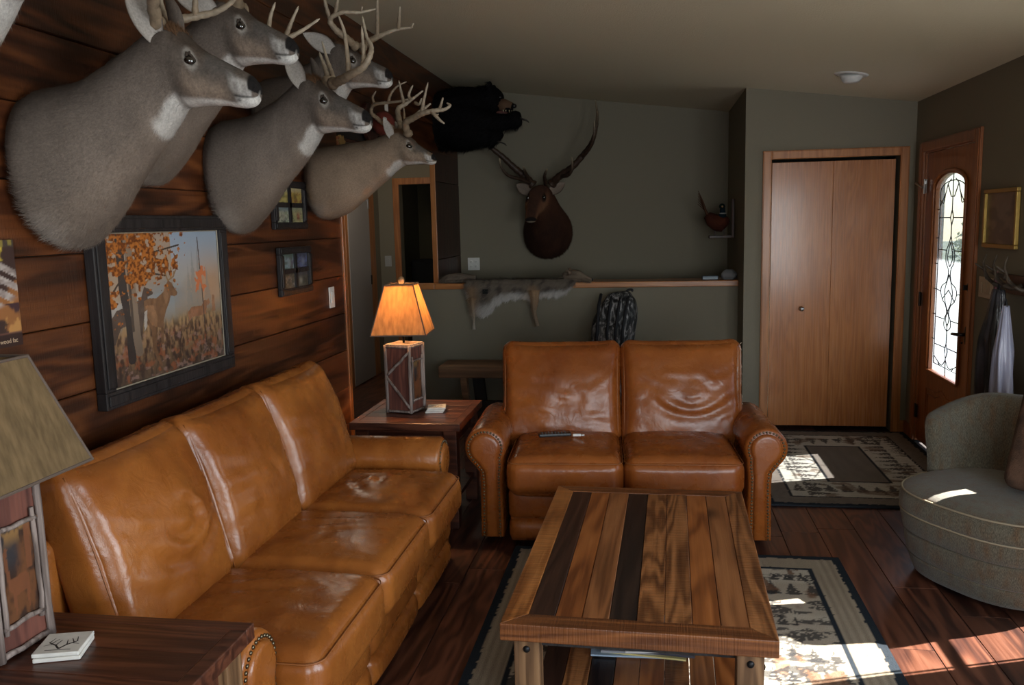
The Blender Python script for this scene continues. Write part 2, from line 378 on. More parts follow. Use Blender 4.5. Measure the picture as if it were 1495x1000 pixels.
# boards on the post beside the hall opening (dark), header underside and oak edge trims
for k in range(4):
    zz = k*.66
    o = obj('plank', MB().box(XL-.022, XL+.003, YO1, YE, zz+.002, min(zz+.66, ZH+.10)-.002), dark_wood, wl, bevel=.003, seg=1)
struct('trim_1', MB().box(XL-.15, XL+.012, YO0-.012, YO0+.028, 0, ZH), oak_entry, bevel=.003, label='stained board capping the end of the plank wall')
struct('trim_2', MB().box(XL-.034, XL+.010, YO1-.02, YO1+.002, 0, ZH), oak, bevel=.003, label='thin oak strip on the edge of the dark post')
struct('trim_3', MB().box(XL-.15, XL+.006, YO0+.028, YO1-.02, ZH-.02, ZH), dark_wood, bevel=.002)
# elk wall, closet jog, closet wall
struct('wall_back', wtop(YE, YE+.12, XL-.14, XS+.12, -1.2), paint_green)
struct('wall_jog', wtop(YC+.13, YE, XS, XS+.12, -1.2), paint_green)
DX0, DX1, DZ = .885, 1.760, 2.022
struct('wall_closet', join(wtop(YC, YC+.13, XS, DX0-.012, 0), wtop(YC, YC+.13, DX1+.012, XR+.14, 0), wtop(YC, YC+.13, DX0-.012, DX1+.012, DZ+.012)), paint_green)
struct('wall_closet_inside', MB().box(DX0-.05, XR+.14, YC+.7, YC+.75, 0, 2.3).box(XR-.02, XR+.14, YC+.13, YC+.7, 0, 2.3).box(DX0-.05, XR+.14, YC+.13, YC+.75, 2.3, 2.35), plain('closet_dark', (.05, .05, .045), .9))
def casing(name, x0, x1, zt, y, w=.062, t=.02, lab=None):
    mb = MB()
    def b(a, c, d, e): mb.box(a, c, y-t, y, d, e); mb.box(a+.006, c-.006, y-t-.006, y-t, d+.002, e-.006)
    b(x0-w, x0, 0, zt+w); b(x1, x1+w, 0, zt+w); b(x0, x1, zt, zt+w)
    return struct(name, mb, oak, bevel=.004, label=lab)
casing('trim_4', DX0-.008, DX1+.010, DZ+.010, YC, lab='oak casing around the closet door')
d1 = thing('door_1', 'flat oak bifold closet door with one small round knob', 'door', (0, YC, 0)); d1['kind'] = 'structure'; del d1['category']
for a, c in ((DX0, 1.3190), (1.3196, DX1-.012)):
    obj('door_leaf', MB().box(a, c, .02, .055, .032, DZ-.012), oak_door, d1, bevel=.002)
kn = MB().lathe([(.006, 0), (.006, .02), (.017, .026), (.019, .036), (.014, .044), (0.001, .046)], 16)
kn.v = [(x, -z, y) for x, y, z in kn.v]
obj('knob', kn, steel, d1, smooth=True, loc=(1.112, .02, .93), label='small brushed round knob')
# entry wall (right): front door and patio door further along, out of frame
FY0, FY1, FZ = 5.447, 6.437, 2.036
PY0, PY1, PZ = 3.375, 4.13, 2.02
W0, W1, WT = XR, XR+.14, ceil_z(XR)+.02
wr = MB()
for a, c in ((-2.4, -.0), (1.75, PY0), (PY1, FY0-.01), (FY1+.01, YC+.13)): wr.box(W0, W1, a, c, 0, WT)
wr.box(W0, W1, 0, 1.75, 0, .6); wr.box(W0, W1, 0, 1.75, 2.0, WT)
wr.box(W0, W1, PY0, PY1, PZ, WT); wr.box(W0, W1, FY0-.01, FY1+.01, FZ+.01, WT)
struct('wall_right', wr, paint_green)
mb = MB(); w = .064
for a, c, d, e in ((FY0-w, FY0+.004, 0, FZ+w), (FY1-.004, FY1+w, 0, FZ+w), (FY0, FY1, FZ-.004, FZ+w)): mb.box(XR-.018, XR, a, c, d, e); mb.box(XR-.024, XR-.018, a+.008, c-.008, d+.002, e-.008)
mb.box(XR, XR+.12, FY0, FY0+.012, 0, FZ); mb.box(XR, XR+.12, FY1-.012, FY1, 0, FZ); mb.box(XR, XR+.12, FY0, FY1, FZ-.012, FZ)
struct('trim_5', mb, oak_entry, bevel=.003, label='stained oak casing around the entry door')
struct('baseboard_right', join(MB().box(XR-.014, XR, FY1+w, YC, 0, .09), MB().box(XR-.014, XR, PY1+.06, FY0-w, 0, .09)), oak_entry, bevel=.003)
struct('baseboard_closet', join(MB().box(XS, DX0-.072, YC-.014, YC, 0, .09), MB().box(DX1+.074, XR, YC-.014, YC, 0, .09)), oak_h, bevel=.003)
# front door slab with arched opening: profile polygons around the hole
d2 = thing('door_2', 'stained entry door with arched leaded glass light', 'door', (XR+.012, (FY0+FY1)/2, 0)); d2['kind'] = 'structure'; del d2['category']
gw, gz0, gz1, gr = .283, .556, 1.762, .105; hw = (FY1-FY0)/2-.014
arch = [(gw*math.cos(t), gz1+gr*math.sin(t)) for t in np.linspace(0, PI, 25)]
def slab_with_hole(mb, x0, x1, zt, zb, hwid, hole):
    # hole: closed polyline starting bottom-right going up over the arch to bottom-left; stitched to the outer rectangle
    n = len(hole); out = []
    for (a, b) in hole:
        if b > gz1+.001: s = zt; out.append((hwid*a/gw if True else a, s))
        else: out.append((hwid if a > 0 else -hwid, b))
    for x, flip in ((x0, 0), (x1, 1)):
        base = len(mb.v); mb.v += [(x, a, b) for a, b in hole]+[(x, a, b) for a, b in out]
        for i in range(n-1): mb.f.append((base+i, base+i+1, base+n+i+1, base+n+i))
    b0 = len(mb.v)-4*n; 
    for i in range(n-1):
        mb.f.append((b0+i, b0+i+1, b0+2*n+i+1, b0+2*n+i)); mb.f.append((b0+n+i, b0+n+i+1, b0+3*n+i+1, b0+3*n+i))
hole = [(gw, gz0)]+arch+[(-gw, gz0)]
mb = MB(); slab_with_hole(mb, 0, .044, FZ-.014, 0, hw, hole)
mb.box(0, .044, -hw, hw, .012, gz0)
obj('door_slab', mb, oak_entry, d2)
fr = MB()                                                # moulding around the glass
for off, wd in ((0, .022),):
    ol = [(a*(1+.022/gw) if abs(a) > .01 else a, b+(.022 if b > gz1 else 0)) for a, b in hole]; il = hole
    cl = ol+[(-gw-.022, gz0-.022), (gw+.022, gz0-.022)]
    pts = [(-.006, a, b) for a, b in ol]+[(-.006, -gw-.011, gz0-.011), (-.006, gw+.011, gz0-.011), (-.006, ol[0][0], ol[0][1])]
    fr.tube(pts, .011, 6)
obj('glass_moulding', fr, oak_entry, d2, smooth=True)
pn = MB()                                                # raised panel outline below the glass
for s in (0, .035):
    q = [(-.3+s, .14+s), (.3-s, .14+s), (.3-s, .42-s), (.12, .42-s), (0, .455-s), (-.12, .42-s), (-.3+s, .42-s), (-.3+s, .14+s)]
    pn.tube([(-.001, a, b) for a, b in q], .006, 6)
obj('door_panel', pn, oak_entry, d2, smooth=True)
# leaded glass
m, N, L, p = mat('leaded_glass'); tr = N.new('ShaderNodeBsdfTransparent'); tr.inputs[0].default_value = (.46, .50, .56, 1)
tl = N.new('ShaderNodeBsdfTranslucent'); tl.inputs[0].default_value = (.40, .44, .50, 1); gl = N.new('ShaderNodeBsdfGlossy'); gl.inputs[0].default_value = (.9, .95, 1, 1); gl.inputs[1].default_value = .08
m1 = N.new('ShaderNodeMixShader'); m1.inputs[0].default_value = .24; L.new(tr.outputs[0], m1.inputs[1]); L.new(tl.outputs[0], m1.inputs[2])
m2 = N.new('ShaderNodeMixShader'); m2.inputs[0].default_value = .10; L.new(m1.outputs[0], m2.inputs[1]); L.new(gl.outputs[0], m2.inputs[2])
tc = N.new('ShaderNodeTexCoord'); nz = N.new('ShaderNodeTexNoise'); nz.inputs['Scale'].default_value = 60; L.new(tc.outputs['Object'], nz.inputs['Vector'])
bp = N.new('ShaderNodeBump'); bp.inputs['Strength'].default_value = .4; bp.inputs['Distance'].default_value = .01; L.new(nz.outputs[0], bp.inputs['Height']); L.new(bp.outputs[0], gl.inputs['Normal'])
L.new(m2.outputs[0], N['Material Output'].inputs['Surface']); glassm = m
mb = MB(); n = len(hole); v = [(.023, a, b) for a, b in hole]
mb.add(v, [tuple(range(n))])
gp = obj('glass_pane', mb, glassm, d2)
cm = MB()
def came(pts, r=.0034): cm.tube([(.018, a, b) for a, b in pts], r, 5)
g2 = gw-.045
inner = [(g2, gz0+.05)]+[(g2*math.cos(t), gz1-.01+(gr-.035)*math.sin(t)) for t in np.linspace(0, PI, 15)]+[(-g2, gz0+.05), (g2, gz0+.05)]
came(inner)
for zz in (1.64, 1.45, 1.28, 1.11, .94, .77): came([(-gw, zz), (-g2, zz)]); came([(g2, zz), (gw, zz)])
for zz in (1.585, 1.375, .925, .74): came([(-g2, zz), (-.07 if .8 < zz < 1.4 else -.03, zz)]); came([(.03 if not .8 < zz < 1.4 else .07, zz), (g2, zz)])
came([(0, gz1+gr), (0, 1.63)]); came([(0, 1.54), (0, 1.45)]); came([(0, .90), (0, .76)]); came([(0, .68), (0, gz0)])
def loop(P, cl=True): q = spl(P+[P[0]] if cl else P, 6); came([tuple(x) for x in q], .0032)
for zc in (1.585, .72): came([(0, zc+.05), (.028, zc), (0, zc-.05), (-.028, zc), (0, zc+.05)])
for s in (-1, 1):
    loop([(0, 1.47), (s*.03, 1.42), (s*.075, 1.37), (s*.075, 1.30), (s*.03, 1.26), (s*.02, 1.22), (s*.05, 1.17), (s*.13, 1.14), (s*.15, 1.10), (s*.11, 1.05), (s*.05, 1.02), (s*.02, .97), (s*.055, .93), (s*.06, .88), (0, .85)], False)
    loop([(0, 1.43), (s*.035, 1.37), (s*.045, 1.32), (0, 1.27)], False); loop([(0, 1.22), (s*.07, 1.12), (s*.06, 1.05), (0, .98)], False); loop([(0, .98), (s*.03, .93), (0, .88)], False)
    came([(s*.15, 1.10), (s*g2, 1.11)]); came([(0, 1.12), (s*.12, 1.05)])
    loop([(s*g2, 1.66), (s*.14, 1.74), (s*.10, 1.80), (s*.04, gz1+gr-.035)], False); loop([(s*.14, 1.74), (s*.17, 1.68), (s*g2, 1.70)], False); came([(s*.1, 1.8), (s*.03, 1.72), (-s*.03, 1.72)])
    loop([(s*g2, .66), (s*.15, .63), (s*.07, .615), (0, .66)], False); came([(s*.15, .63), (s*.12, gz0+.05)])
obj('lead_came', cm, plain('lead', (.06, .06, .065), .5, .7), d2, smooth=True)
hd = MB(); hd.ell((-.012, -.428, .88), (.008, .028, .055), 16, 8); hd.tube([(-.012, -.428, .885), (-.045, -.428, .885), (-.055, -.415, .885), (-.055, -.33, .878), (-.05, -.30, .872)], [.012, .011, .011, .009, .007], 8)
hd.tube([(-.03, -.428, .84), (-.035, -.428, .83)], .006, 6)
obj('door_handle', hd, bronze, d2, smooth=True, label='dark bronze lever handle')
hd = MB(); hd.lathe([(.028, 0), (.030, .006), (.024, .014), (.001, .015)], 20); hd.v = [(-z, x-.428, y+1.17) for x, y, z in hd.v]; hd.box(-.038, -.012, -.432, -.424, 1.155, 1.185)
obj('deadbolt', hd, bronze, d2, label='dark round deadbolt with thumb turn')
for zz in (1.80, 1.02, .22):
    hb = MB(); hb.tube([(-.016, hw+.004, zz-.05), (-.016, hw+.004, zz+.05)], .007, 8); hb.box(-.012, -.010, hw-.03, hw+.03, zz-.048, zz+.048)
    obj('hinge', hb, steel if zz > 1.5 else bronze, d2)
g = MB(); g.box(-.02, -.012, hw-.005, hw+.05, 1.815, 1.835); g.tube([(-.03, hw-.01, 1.79), (-.055, hw+.07, 1.825), (-.03, hw+.10, 1.825)], .006, 6)
obj('door_guard', g, steel, d2, label='small steel swing latch near the top hinge')
# patio door frame (out of frame on the right) and the side/rear windows
wh = plain('white_frame', (.7, .7, .68), .5)
def frame_y(name, y0, y1, z0, z1, mull):
    mb = MB()
    for a, c, d, e in ((y0, y0+.012, z0, z1), (y1-.05, y1, z0, z1), (y0, y1, z0, z0+.05), (y0, y1, z1-.05, z1)): mb.box(XR+.05, XR+.10, a, c, d, e)
    for q in mull: mb.box(XR+.06, XR+.09, y0, y1, q, q+.02)
    o = struct(name, mb, wh); return o
w1 = frame_y('window_1', PY0, PY1, .02, PZ, [.60])
obj('sun_block_stile', MB().box(XR+.055, XR+.095, 3.77, 3.865, .02, PZ), wh, w1)  # unseen stile added to block sun from the chair seat
obj('window_mullion', MB().box(XR+.06, XR+.075, PY0+.034, PY0+.041, .02, PZ), wh, w1)
w2 = frame_y('window_2', 0, 1.75, .6, 2.0, [1.28])
mb = MB().box(-3.2, -.3, -2.5, -2.38, 0, 3.0).box(2.0, 2.05, -2.5, -2.38, 0, 3.0).box(-.3, 2.05, -2.5, -2.38, 0, .5).box(-.3, 2.05, -2.5, -2.38, 2.2, 3.0)
struct('wall_front', mb, paint_green)
struct('window_3', MB().box(-.3, -.24, -2.46, -2.40, .5, 2.2).box(1.94, 2.0, -2.46, -2.40, .5, 2.2).box(.82, .88, -2.46, -2.40, .5, 2.2).box(-.3, 2.0, -2.46, -2.40, .5, .56).box(-.3, 2.0, -2.46, -2.40, 2.14, 2.2), wh)
# half wall with oak cap
struct('wall_half', MB().box(-2.02, XS, 7.09, 7.27, 0, 1.076), paint_green)
struct('trim_6', MB().box(XL+.004, XS, 7.04, 7.34, 1.076, 1.124).box(-2.06, XL+.004, 7.04, 7.17, 1.076, 1.124), oak_h, bevel=.006, label='oak cap along the top of the half wall')
struct('baseboard_half', MB().box(-2.0, XS, 7.076, 7.09, 0, .085), oak_h, bevel=.003)
# hall beyond the opening
struct('wall_hall_side', MB().box(-3.1, -2.98, 4.7, 9.4, 0, 3.1), paint_green)
struct('wall_hall_near', MB().box(-3.1, XL-.14, 4.72, 4.84, 0, 3.1), paint_green)
struct('wall_hall_end', MB().box(-3.1, -2.735, 9.30, 9.42, 0, 3.1).box(-1.90, XL, 9.30, 9.42, 0, 3.1).box(-2.735, -1.90, 9.30, 9.42, 2.06, 3.1).box(XL-.10, XL-.02, YE+.12, 9.42, 0, 3.1), paint_green)
struct('wall_dark_room', MB().box(-3.2, -1.3, 11.4, 11.5, 0, 3.0).box(-3.2, -3.1, 9.42, 11.4, 0, 3.0).box(-1.4, -1.3, 9.42, 11.4, 0, 3.0).box(-3.2, -1.3, 9.42, 11.4, 2.5, 2.6).box(-3.2, -1.3, 9.42, 11.4, -.1, 0), plain('dim_room_shade', (.10, .085, .05), .9))  # room walls coloured darker to stand in for its gloom
mb = MB()
for a, c, d, e in ((-2.805, -2.735, 0, 2.13), (-1.90, -1.83, 0, 2.13), (-2.735, -1.90, 2.06, 2.13)): mb.box(a, c, 9.275, 9.30, d, e)
struct('trim_7', mb, oak, bevel=.004, label='oak casing of the dark doorway at the end of the hall')
mb = MB()
for a, c, d, e in ((8.14, 8.21, 0, 2.11), (8.86, 9.06, 0, 2.11), (8.21, 8.86, 2.04, 2.11)): mb.box(-2.98, -2.955, a, c, d, e)
struct('trim_8', mb, oak, bevel=.004, label='oak casing of the grey hall door')
d3 = thing('door_3', 'pale grey hall door standing closed in an oak casing', 'door', (-2.96, 8.535, 0)); d3['kind'] = 'structure'; del d3['category']
obj('door_slab', MB().box(-.02, .012, -.325, .325, .01, 2.04), grey_door_m, d3, bevel=.002)
obj('hinge', MB().box(.012, .018, .30, .335, 1.80, 1.90), steel, d3); obj('hinge', MB().box(.012, .018, .30, .335, 1.0, 1.10), bronze, d3)
lamp('hall_fill', 'POINT', (-2.4, 7.6, 2.3), 11, (1, .86, .70), shadow_soft_size=.12)  # unseen fill lamp, added to brighten the hall and its grey door
# outside: porch, lawn
struct('porch_floor', MB().box(2.015, 4.4, 2.6, 7.2, -.2, -.06), plain('concrete', (.16, .16, .16), .9, bump=.3))
struct('sun_block_roof', MB().box(2.015, 3.72, 1.9, 8.2, 2.60, 2.72), plain('soffit', (.5, .5, .5), .8))  # unseen roof added to cut off sunlight entering high on the right wall
struct('ground', MB().box(2.0, 60, -40, 60, -.45, -.25), plain('lawn', (.055, .07, .026), .95, var=.4, vscale=.6))
# ---------------------------------------------------------------- upholstery
def cushion(w, d, h, r=.05, puff=(.02, .01, .012), n=34, creases=(), face=2, amp=.004, seed=0, nsc=3.0, pinch=0):
    """rounded box with puffed faces; creases on the +face (2: top, 1: front = -y). returns (v, f)"""
    t = np.sin(np.linspace(-1, 1, n+1)*PI/2*.96)/math.sin(PI/2*.96)
    A, B = np.meshgrid(t, t); A = A.ravel(); B = B.ravel(); H = np.array((w, d, h))/2; V = []; F = []
    for ax in range(3):
        for sg in (-1, 1):
            q = np.zeros((len(A), 3)); q[:, ax] = sg; q[:, (ax+1) % 3] = A; q[:, (ax+2) % 3] = B
            o = sum(len(x) for x in V); V.append(q)
            i = np.arange(n*n); x = i % n; y = i//n; k = y*(n+1)+x+o
            f = np.stack([k, k+1, k+n+2, k+n+1], 1); F.append(f if sg > 0 else f[:, ::-1])
    q = np.vstack(V); F = np.vstack(F)
    _, idx, inv = np.unique(np.round(q, 5), axis=0, return_index=True, return_inverse=True); inv = inv.ravel(); q = q[idx]; F = inv[F]
    p = q*H; inner = np.clip(p, -(H-r), H-r); dn = p-inner; dn /= np.maximum(np.linalg.norm(dn, axis=1)[:, None], 1e-9); v = inner+dn*r
    for ax in range(3):
        a, b = q[:, (ax+1) % 3], q[:, (ax+2) % 3]
        k = puff[ax]*((1-a**2)*(1-b**2))**.6
        v[:, ax] += np.sign(dn[:, ax])*np.abs(dn[:, ax])**2*k
    ax = face if face == 2 else 1; sg = 1 if face == 2 else -1
    mask = np.clip(dn[:, ax]*sg, 0, 1)**2
    a, b = (q[:, 0], q[:, 1]) if face == 2 else (q[:, 0], q[:, 2])
    disp = np.zeros(len(q))
    for P, wd, dp in creases:
        c = spl([np.array((*x, 0.)) for x in P], 10)[:, :2]; best = np.full(len(q), 9.); tt = np.zeros(len(q)); sd = np.zeros(len(q))
        for i in range(len(c)-1):
            u = c[i+1]-c[i]; l2 = u.dot(u)+1e-9; s = np.clip(((a-c[i, 0])*u[0]+(b-c[i, 1])*u[1])/l2, 0, 1)
            dd = np.hypot(a-c[i, 0]-u[0]*s, b-c[i, 1]-u[1]*s); k = dd < best; best[k] = dd[k]; tt[k] = (i+s[k])/(len(c)-1)
            sd[k] = np.sign(u[0]*(b[k]-c[i, 1])-u[1]*(a[k]-c[i, 0]))
        tp = np.sin(PI*np.clip(tt, .02, .98))**.6
        wd = wd*1.25; disp += tp*dp*.8*(-.8*np.exp(-(best/wd)**2)+.8*np.exp(-((best-1.9*wd)/(1.2*wd))**2)*(sd > 0))
    ed = ((1-a**2)*(1-b**2)).clip(0, 1)**.35
    disp += amp*2*(fbm(a*nsc*1.3+seed*7+20, b*nsc+seed*3+20, seed, 3)-.5)
    # gathers running in from the edges
    g = np.exp(-((1-np.abs(a))/.28)**2)*np.sin(b*16+3*vn(b*4+9, a*2+9, seed+5))*.5+np.exp(-((1-np.abs(b))/.25)**2)*np.sin(a*18+4*vn(a*4+9, b*2+9, seed+6))*.5
    disp += amp*(.35 if face == 2 else .8)*g
    v[:, ax] += sg*mask*disp*np.where(ed > 0, .25+.75*ed, .25)
    return v, F
def edge_loop(w, d, z, r, inset=0, n=8):
    P = []
    for cx, cy, a0 in ((w/2-r, d/2-r, 0), (-w/2+r, d/2-r, 90), (-w/2+r, -d/2+r, 180), (w/2-r, -d/2+r, 270)):
        for k in range(n+1): a = math.radians(a0+90*k/n); P.append((cx+(r-inset)*math.cos(a), cy+(r-inset)*math.sin(a), z))
    return P+[P[0]]
SMILE = [([(-.55, -.10), (-.2, -.34), (.2, -.40), (.6, -.24), (.92, .05)], .055, .018), ([(-.15, .02), (.0, -.12), (.22, -.10), (.36, .04)], .050, .016),
         ([(.16, .24), (.34, .12), (.40, -.04), (.32, -.16)], .045, .015), ([(.95, .45), (.55, .22), (.2, .16)], .04, .010), ([(-.9, -.30), (-.5, -.52), (.05, -.60)], .045, .010), ([(-.9, .35), (-.5, .12), (-.25, .04)], .04, .007)]
SWIRL = [([(-.60, -.05), (-.25, -.36), (.2, -.46), (.62, -.30), (.92, .02)], .055, .018), ([(-.10, -.10), (.10, -.24), (.42, -.14)], .050, .013), ([(.10, .26), (.32, .20), (.44, .02)], .045, .012), ([(.95, .5), (.55, .3), (.3, .3)], .04, .008), ([(-.9, .35), (-.5, .12), (-.25, .04)], .04, .007), ([(-.35, .22), (-.15, .26), (.0, .22)], .04, .008), ([(.55, -.55), (.75, -.5), (.95, -.38)], .035, .008)]
PLAINB = [([(-.95, -.45), (-.5, -.38), (-.1, -.5)], .045, .008), ([(-.9, .35), (-.5, .2), (-.1, .15)], .05, .006), ([(.2, .05), (.35, -.1), (.32, -.28)], .05, .008), ([(.92, .5), (.6, .25), (.4, .12)], .045, .007),
          ([(-.3, .9), (-.2, .6), (-.15, .4)], .04, .005), ([(-.15, -.1), (.05, -.2), (.25, -.18)], .05, .008), ([(-.95, .02), (-.6, -.08), (-.3, -.05)], .045, .006), ([(.3, -.6), (.6, -.55), (.95, -.62)], .04, .007)]
SEATC = [([(-.3, .5), (-.1, .1), (.1, -.4)], .05, .007), ([(.1, .45), (.25, 0), (.4, -.35)], .05, .007), ([(-.6, .1), (-.2, -.05), (.1, 0)], .045, .006), ([(.4, .5), (.5, .2), (.75, -.2)], .05, .006), ([(-.75, -.55), (-.4, -.5), (-.05, -.62)], .04, .005)]
SEATK = [([(-.5, .35), (-.1, .1), (.3, -.15)], .05, .012), ([(-.55, -.05), (-.15, .2), (.2, .45)], .05, .010), ([(-.2, -.1), (.15, -.05), (.5, .2)], .045, .011), ([(-.3, -.4), (.1, -.3), (.5, -.35)], .05, .008), ([(-.5, .6), (0, .5), (.4, .6)], .05, .008)]
def arm_outline(cz=.500, R=.104, co=-.062, ci=.056, ca=-.030, zb=.035):
    P = [(ci, zb), (ci, cz-.14), (ci+.006, cz-.085)]
    for a in np.linspace(-28, 222, 28): P.append((ca+R*math.cos(math.radians(a)), cz+R*math.sin(math.radians(a))))
    P += [(co-.020, cz-.098), (co, cz-.125), (co+.004, cz-.18), (co, zb)]
    return P
def inset(P, d):
    P = np.array(P); a = np.roll(P, 1, 0); b = np.roll(P, -1, 0); t = b-a; nn = np.stack([-t[:, 1], t[:, 0]], 1); nn /= np.linalg.norm(nn, axis=1)[:, None]
    return P+nn*d
def make_arm(parent, x, side, y1, leam):
    """side -1: left arm (roll outward to -x); +1 mirrored"""
    P = arm_outline(); fn = lambda a, z, y: (x+(a if side < 0 else -a), y+.083*ss(.6, .0, y), z)
    rings = [[fn(a, z, y) for a, z in inset(P, d)] for y, d in ((-.034, .014), (-.028, .005), (-.016, 0), (.2, 0), (.45, .001), (y1-.02, .002), (y1, .014))]
    arm = obj('arm', MB().loft(rings), leam, parent, smooth=True)
    m = arm.modifiers.new('sharp', 'EDGE_SPLIT'); m.split_angle = math.radians(62)
    Q = inset(P, .027); 
    pr_ = [[fn(a, z, y) for a, z in inset(Q, d)] for y, d in ((-.030, 0), (-.040, .002), (-.047, .010), (-.049, .022))]
    pnl = obj('arm_panel', MB().loft(pr_), leam, arm, smooth=True)
    N_ = inset(P, .019); nh = MB(); d = 0; path = [np.array(p) for p in N_]; step = .0165; acc = 0
    for i in range(len(path)-1):
        u = path[i+1]-path[i]; l = np.linalg.norm(u); s = acc
        while s < l:
            q = path[i]+u*s/l; nh.ell(fn(q[0], q[1], -.0355), (.0062, .005, .0062), 8, 4); s += step
        acc = s-l
    for a in np.linspace(P[0][0]-.03, P[-1][0]+.03, 6): nh.ell(fn(a, .055, -.0355), (.0062, .005, .0062), 8, 4)
    obj('nailhead_trim', nh, brass_nail, arm, smooth=True, kind='stuff', label='row of antique brass nailheads')
    # pleats around the scroll
    return arm
def sofa(name, label, loc, rotz, n, sw, bws, leam, seatcr, backcr, depth=.80, seed=1, bz=.70):
    t = thing(name, label, 'sofa', loc, rotz); Wi = n*sw
    obj('base_frame', MB().box(-Wi/2+.01, Wi/2-.01, .02, depth-.05, .03, .27), leam, t, bevel=.012)
    obj('back_frame', MB().box(-Wi/2-.09, Wi/2+.09, depth-.16, depth, .05, .80), leam, t, bevel=.04, seg=4, smooth=True)
    x = -Wi/2
    for i in range(n):
        xc = x+sw/2; x += sw
        v, f = cushion(sw-.006, .10, .155, .03, (0, .012, 0), 14, (), 1, .0004, seed+i+30)
        v[:, 1] += .045; npobj('front_panel', v+np.array((xc, 0, .228)), f, leam, t)
        v, f = cushion(sw-.006, .10, .115, .035, (0, .014, 0), 14, (), 1, .0004, seed+i+40)
        v[:, 1] += .047; npobj('lower_panel', v+np.array((xc, 0, .092)), f, leam, t)
        v, f = cushion(sw-.002, .66, .19, .058, (.004, .012, .030), 44, seatcr[i], 2, .006, seed+i)
        c = npobj('seat_cushion', v+np.array((xc, .265, .378)), f, leam, t)
        sm = MB(); q = edge_loop(sw-.012, .652, .448, .05); q = [(a+xc, b+.265, z+.004) for a, b, z in q]; sm.tube(q, .0026, 5); obj('seam', sm, seam_m, c, smooth=True)
    x = -sum(bws)/2
    for i in range(n):
        bw_ = bws[i]; xc = x+bw_/2; x += bw_
        v, f = cushion(bw_+.002, .20, .575, .062, (.006, .050, .012), 46, backcr[i], 1, .007, seed+i+10)
        # squeeze the top, wider shoulders, lean back
        zz = v[:, 2]/.2875; xa = np.abs(v[:, 0])/(bw_/2); v[:, 2] += np.clip(zz, 0, 1)**2*(.026*xa**4-.008); v[:, 0] *= 1-.03*np.clip(1-np.abs(zz), 0, 1)*xa**3; v[:, 1] = np.where(v[:, 1] > 0, v[:, 1]*.7, v[:, 1]*(1-.25*np.clip(zz, 0, 1)**2))
        an = math.radians(15); y = v[:, 1]*math.cos(an)+v[:, 2]*math.sin(an); z = -v[:, 1]*math.sin(an)+v[:, 2]*math.cos(an)
        v = np.stack([v[:, 0]+xc, y+.615, z+bz], 1)
        c = npobj('back_cushion', v, f, leam, t)
        for s in (-1, 1):
            sm = MB(); q = []
            for k in range(13):
                zl = -.26+.52*k/12; yl = -.078*(1-.25*max(zl/.2875, 0)**2); q.append((xc+s*(bw_/2-.012-.006), yl*math.cos(an)+zl*math.sin(an)+.615, -yl*math.sin(an)+zl*math.cos(an)+bz))
            sm.tube(q, .0026, 5); obj('seam', sm, seam_m, c, smooth=True)
    make_arm(t, -Wi/2-.085, -1, .70, leam); make_arm(t, Wi/2+.085, 1, .70, leam)
    return t
sofa('leather_sofa', 'three-seat tan leather sofa with rolled arms along the plank wall', (-.940, 2.935, 0), PI/2, 3, .59, (.61, .59, .66), lea,
     [SEATC, SEATC[:3], SEATK], [SMILE, PLAINB, PLAINB[::-1]], depth=.82, seed=3)
sofa('leather_loveseat', 'two-seat cognac leather loveseat with nailhead arms facing the camera', (-.132, 4.115, 0), math.radians(3.2), 2, .575, (.655, .655), lea2,
     [SEATC[:2], SEATC[2:]], [PLAINB, SWIRL], depth=.84, seed=11, bz=.665)
ls = bpy.data.objects['leather_loveseat']; th_ = plain('worn_thread', (.42, .33, .24), .8)
for z0_, n_ in ((.60, 7), (.72, 9), (.85, 8)):
    obj('worn_lacing', MB().tube([(.652+.006*math.sin(k*1.9), .60+(z0_-.66)*.25+.012*math.cos(k*2.3), z0_+.013*k) for k in range(n_)], .0018, 5), th_, ls, smooth=True, label='pale frayed lacing')
# ---------------------------------------------------------------- coffee table
TT = thing('coffee_table', 'reclaimed plank coffee table with mitred border and lower shelf', 'table', (-.028, 3.012, .0135), math.radians(-1.4))
tw, tl, fw, zt, th = .792, 1.345, .074, .440, .052
def mitre(x0, x1, name, m, along):
    # one border board with 45-degree ends
    if along == 'y':
        s = 1 if x0 > 0 else -1
        P = [(s*tw/2, -tl/2), (s*tw/2, tl/2), (s*(tw/2-fw), tl/2-fw), (s*(tw/2-fw), -tl/2+fw)]
    else:
        s = 1 if x0 > 0 else -1
        P = [(-tw/2, s*tl/2), (tw/2, s*tl/2), (tw/2-fw, s*(tl/2-fw)), (-tw/2+fw, s*(tl/2-fw))]
    return obj('border_board', MB().prism(P, lambda a, b, z: (a, b, z), zt-th, zt+.001), m, TT, bevel=.003)
mitre(-1, 0, 'l', table_wood['frame'], 'y'); mitre(1, 0, 'r', table_wood['brown'], 'y'); mitre(-1, 0, 'n', table_wood['framex'], 'x'); mitre(1, 0, 'f', table_wood['framex'], 'x')
iw = tw-2*fw; il = tl-2*fw; k = iw/8
for i, c in enumerate(('dark', 'honey', 'tan', 'black', 'brown', 'brown', 'honey', 'tan')):
    x0 = -iw/2+i*k; dz = (0, -.001, .0005, -.0015, 0, .001, -.0005, .0005)[i]
    o = obj('plank', MB().box(-k/2+.0008, k/2-.0008, -il/2+.001, il/2-.001, -.03, 0), table_wood[c], TT, bevel=.0015, seg=1); o.location = (x0+k/2, 0, zt-.001+dz)
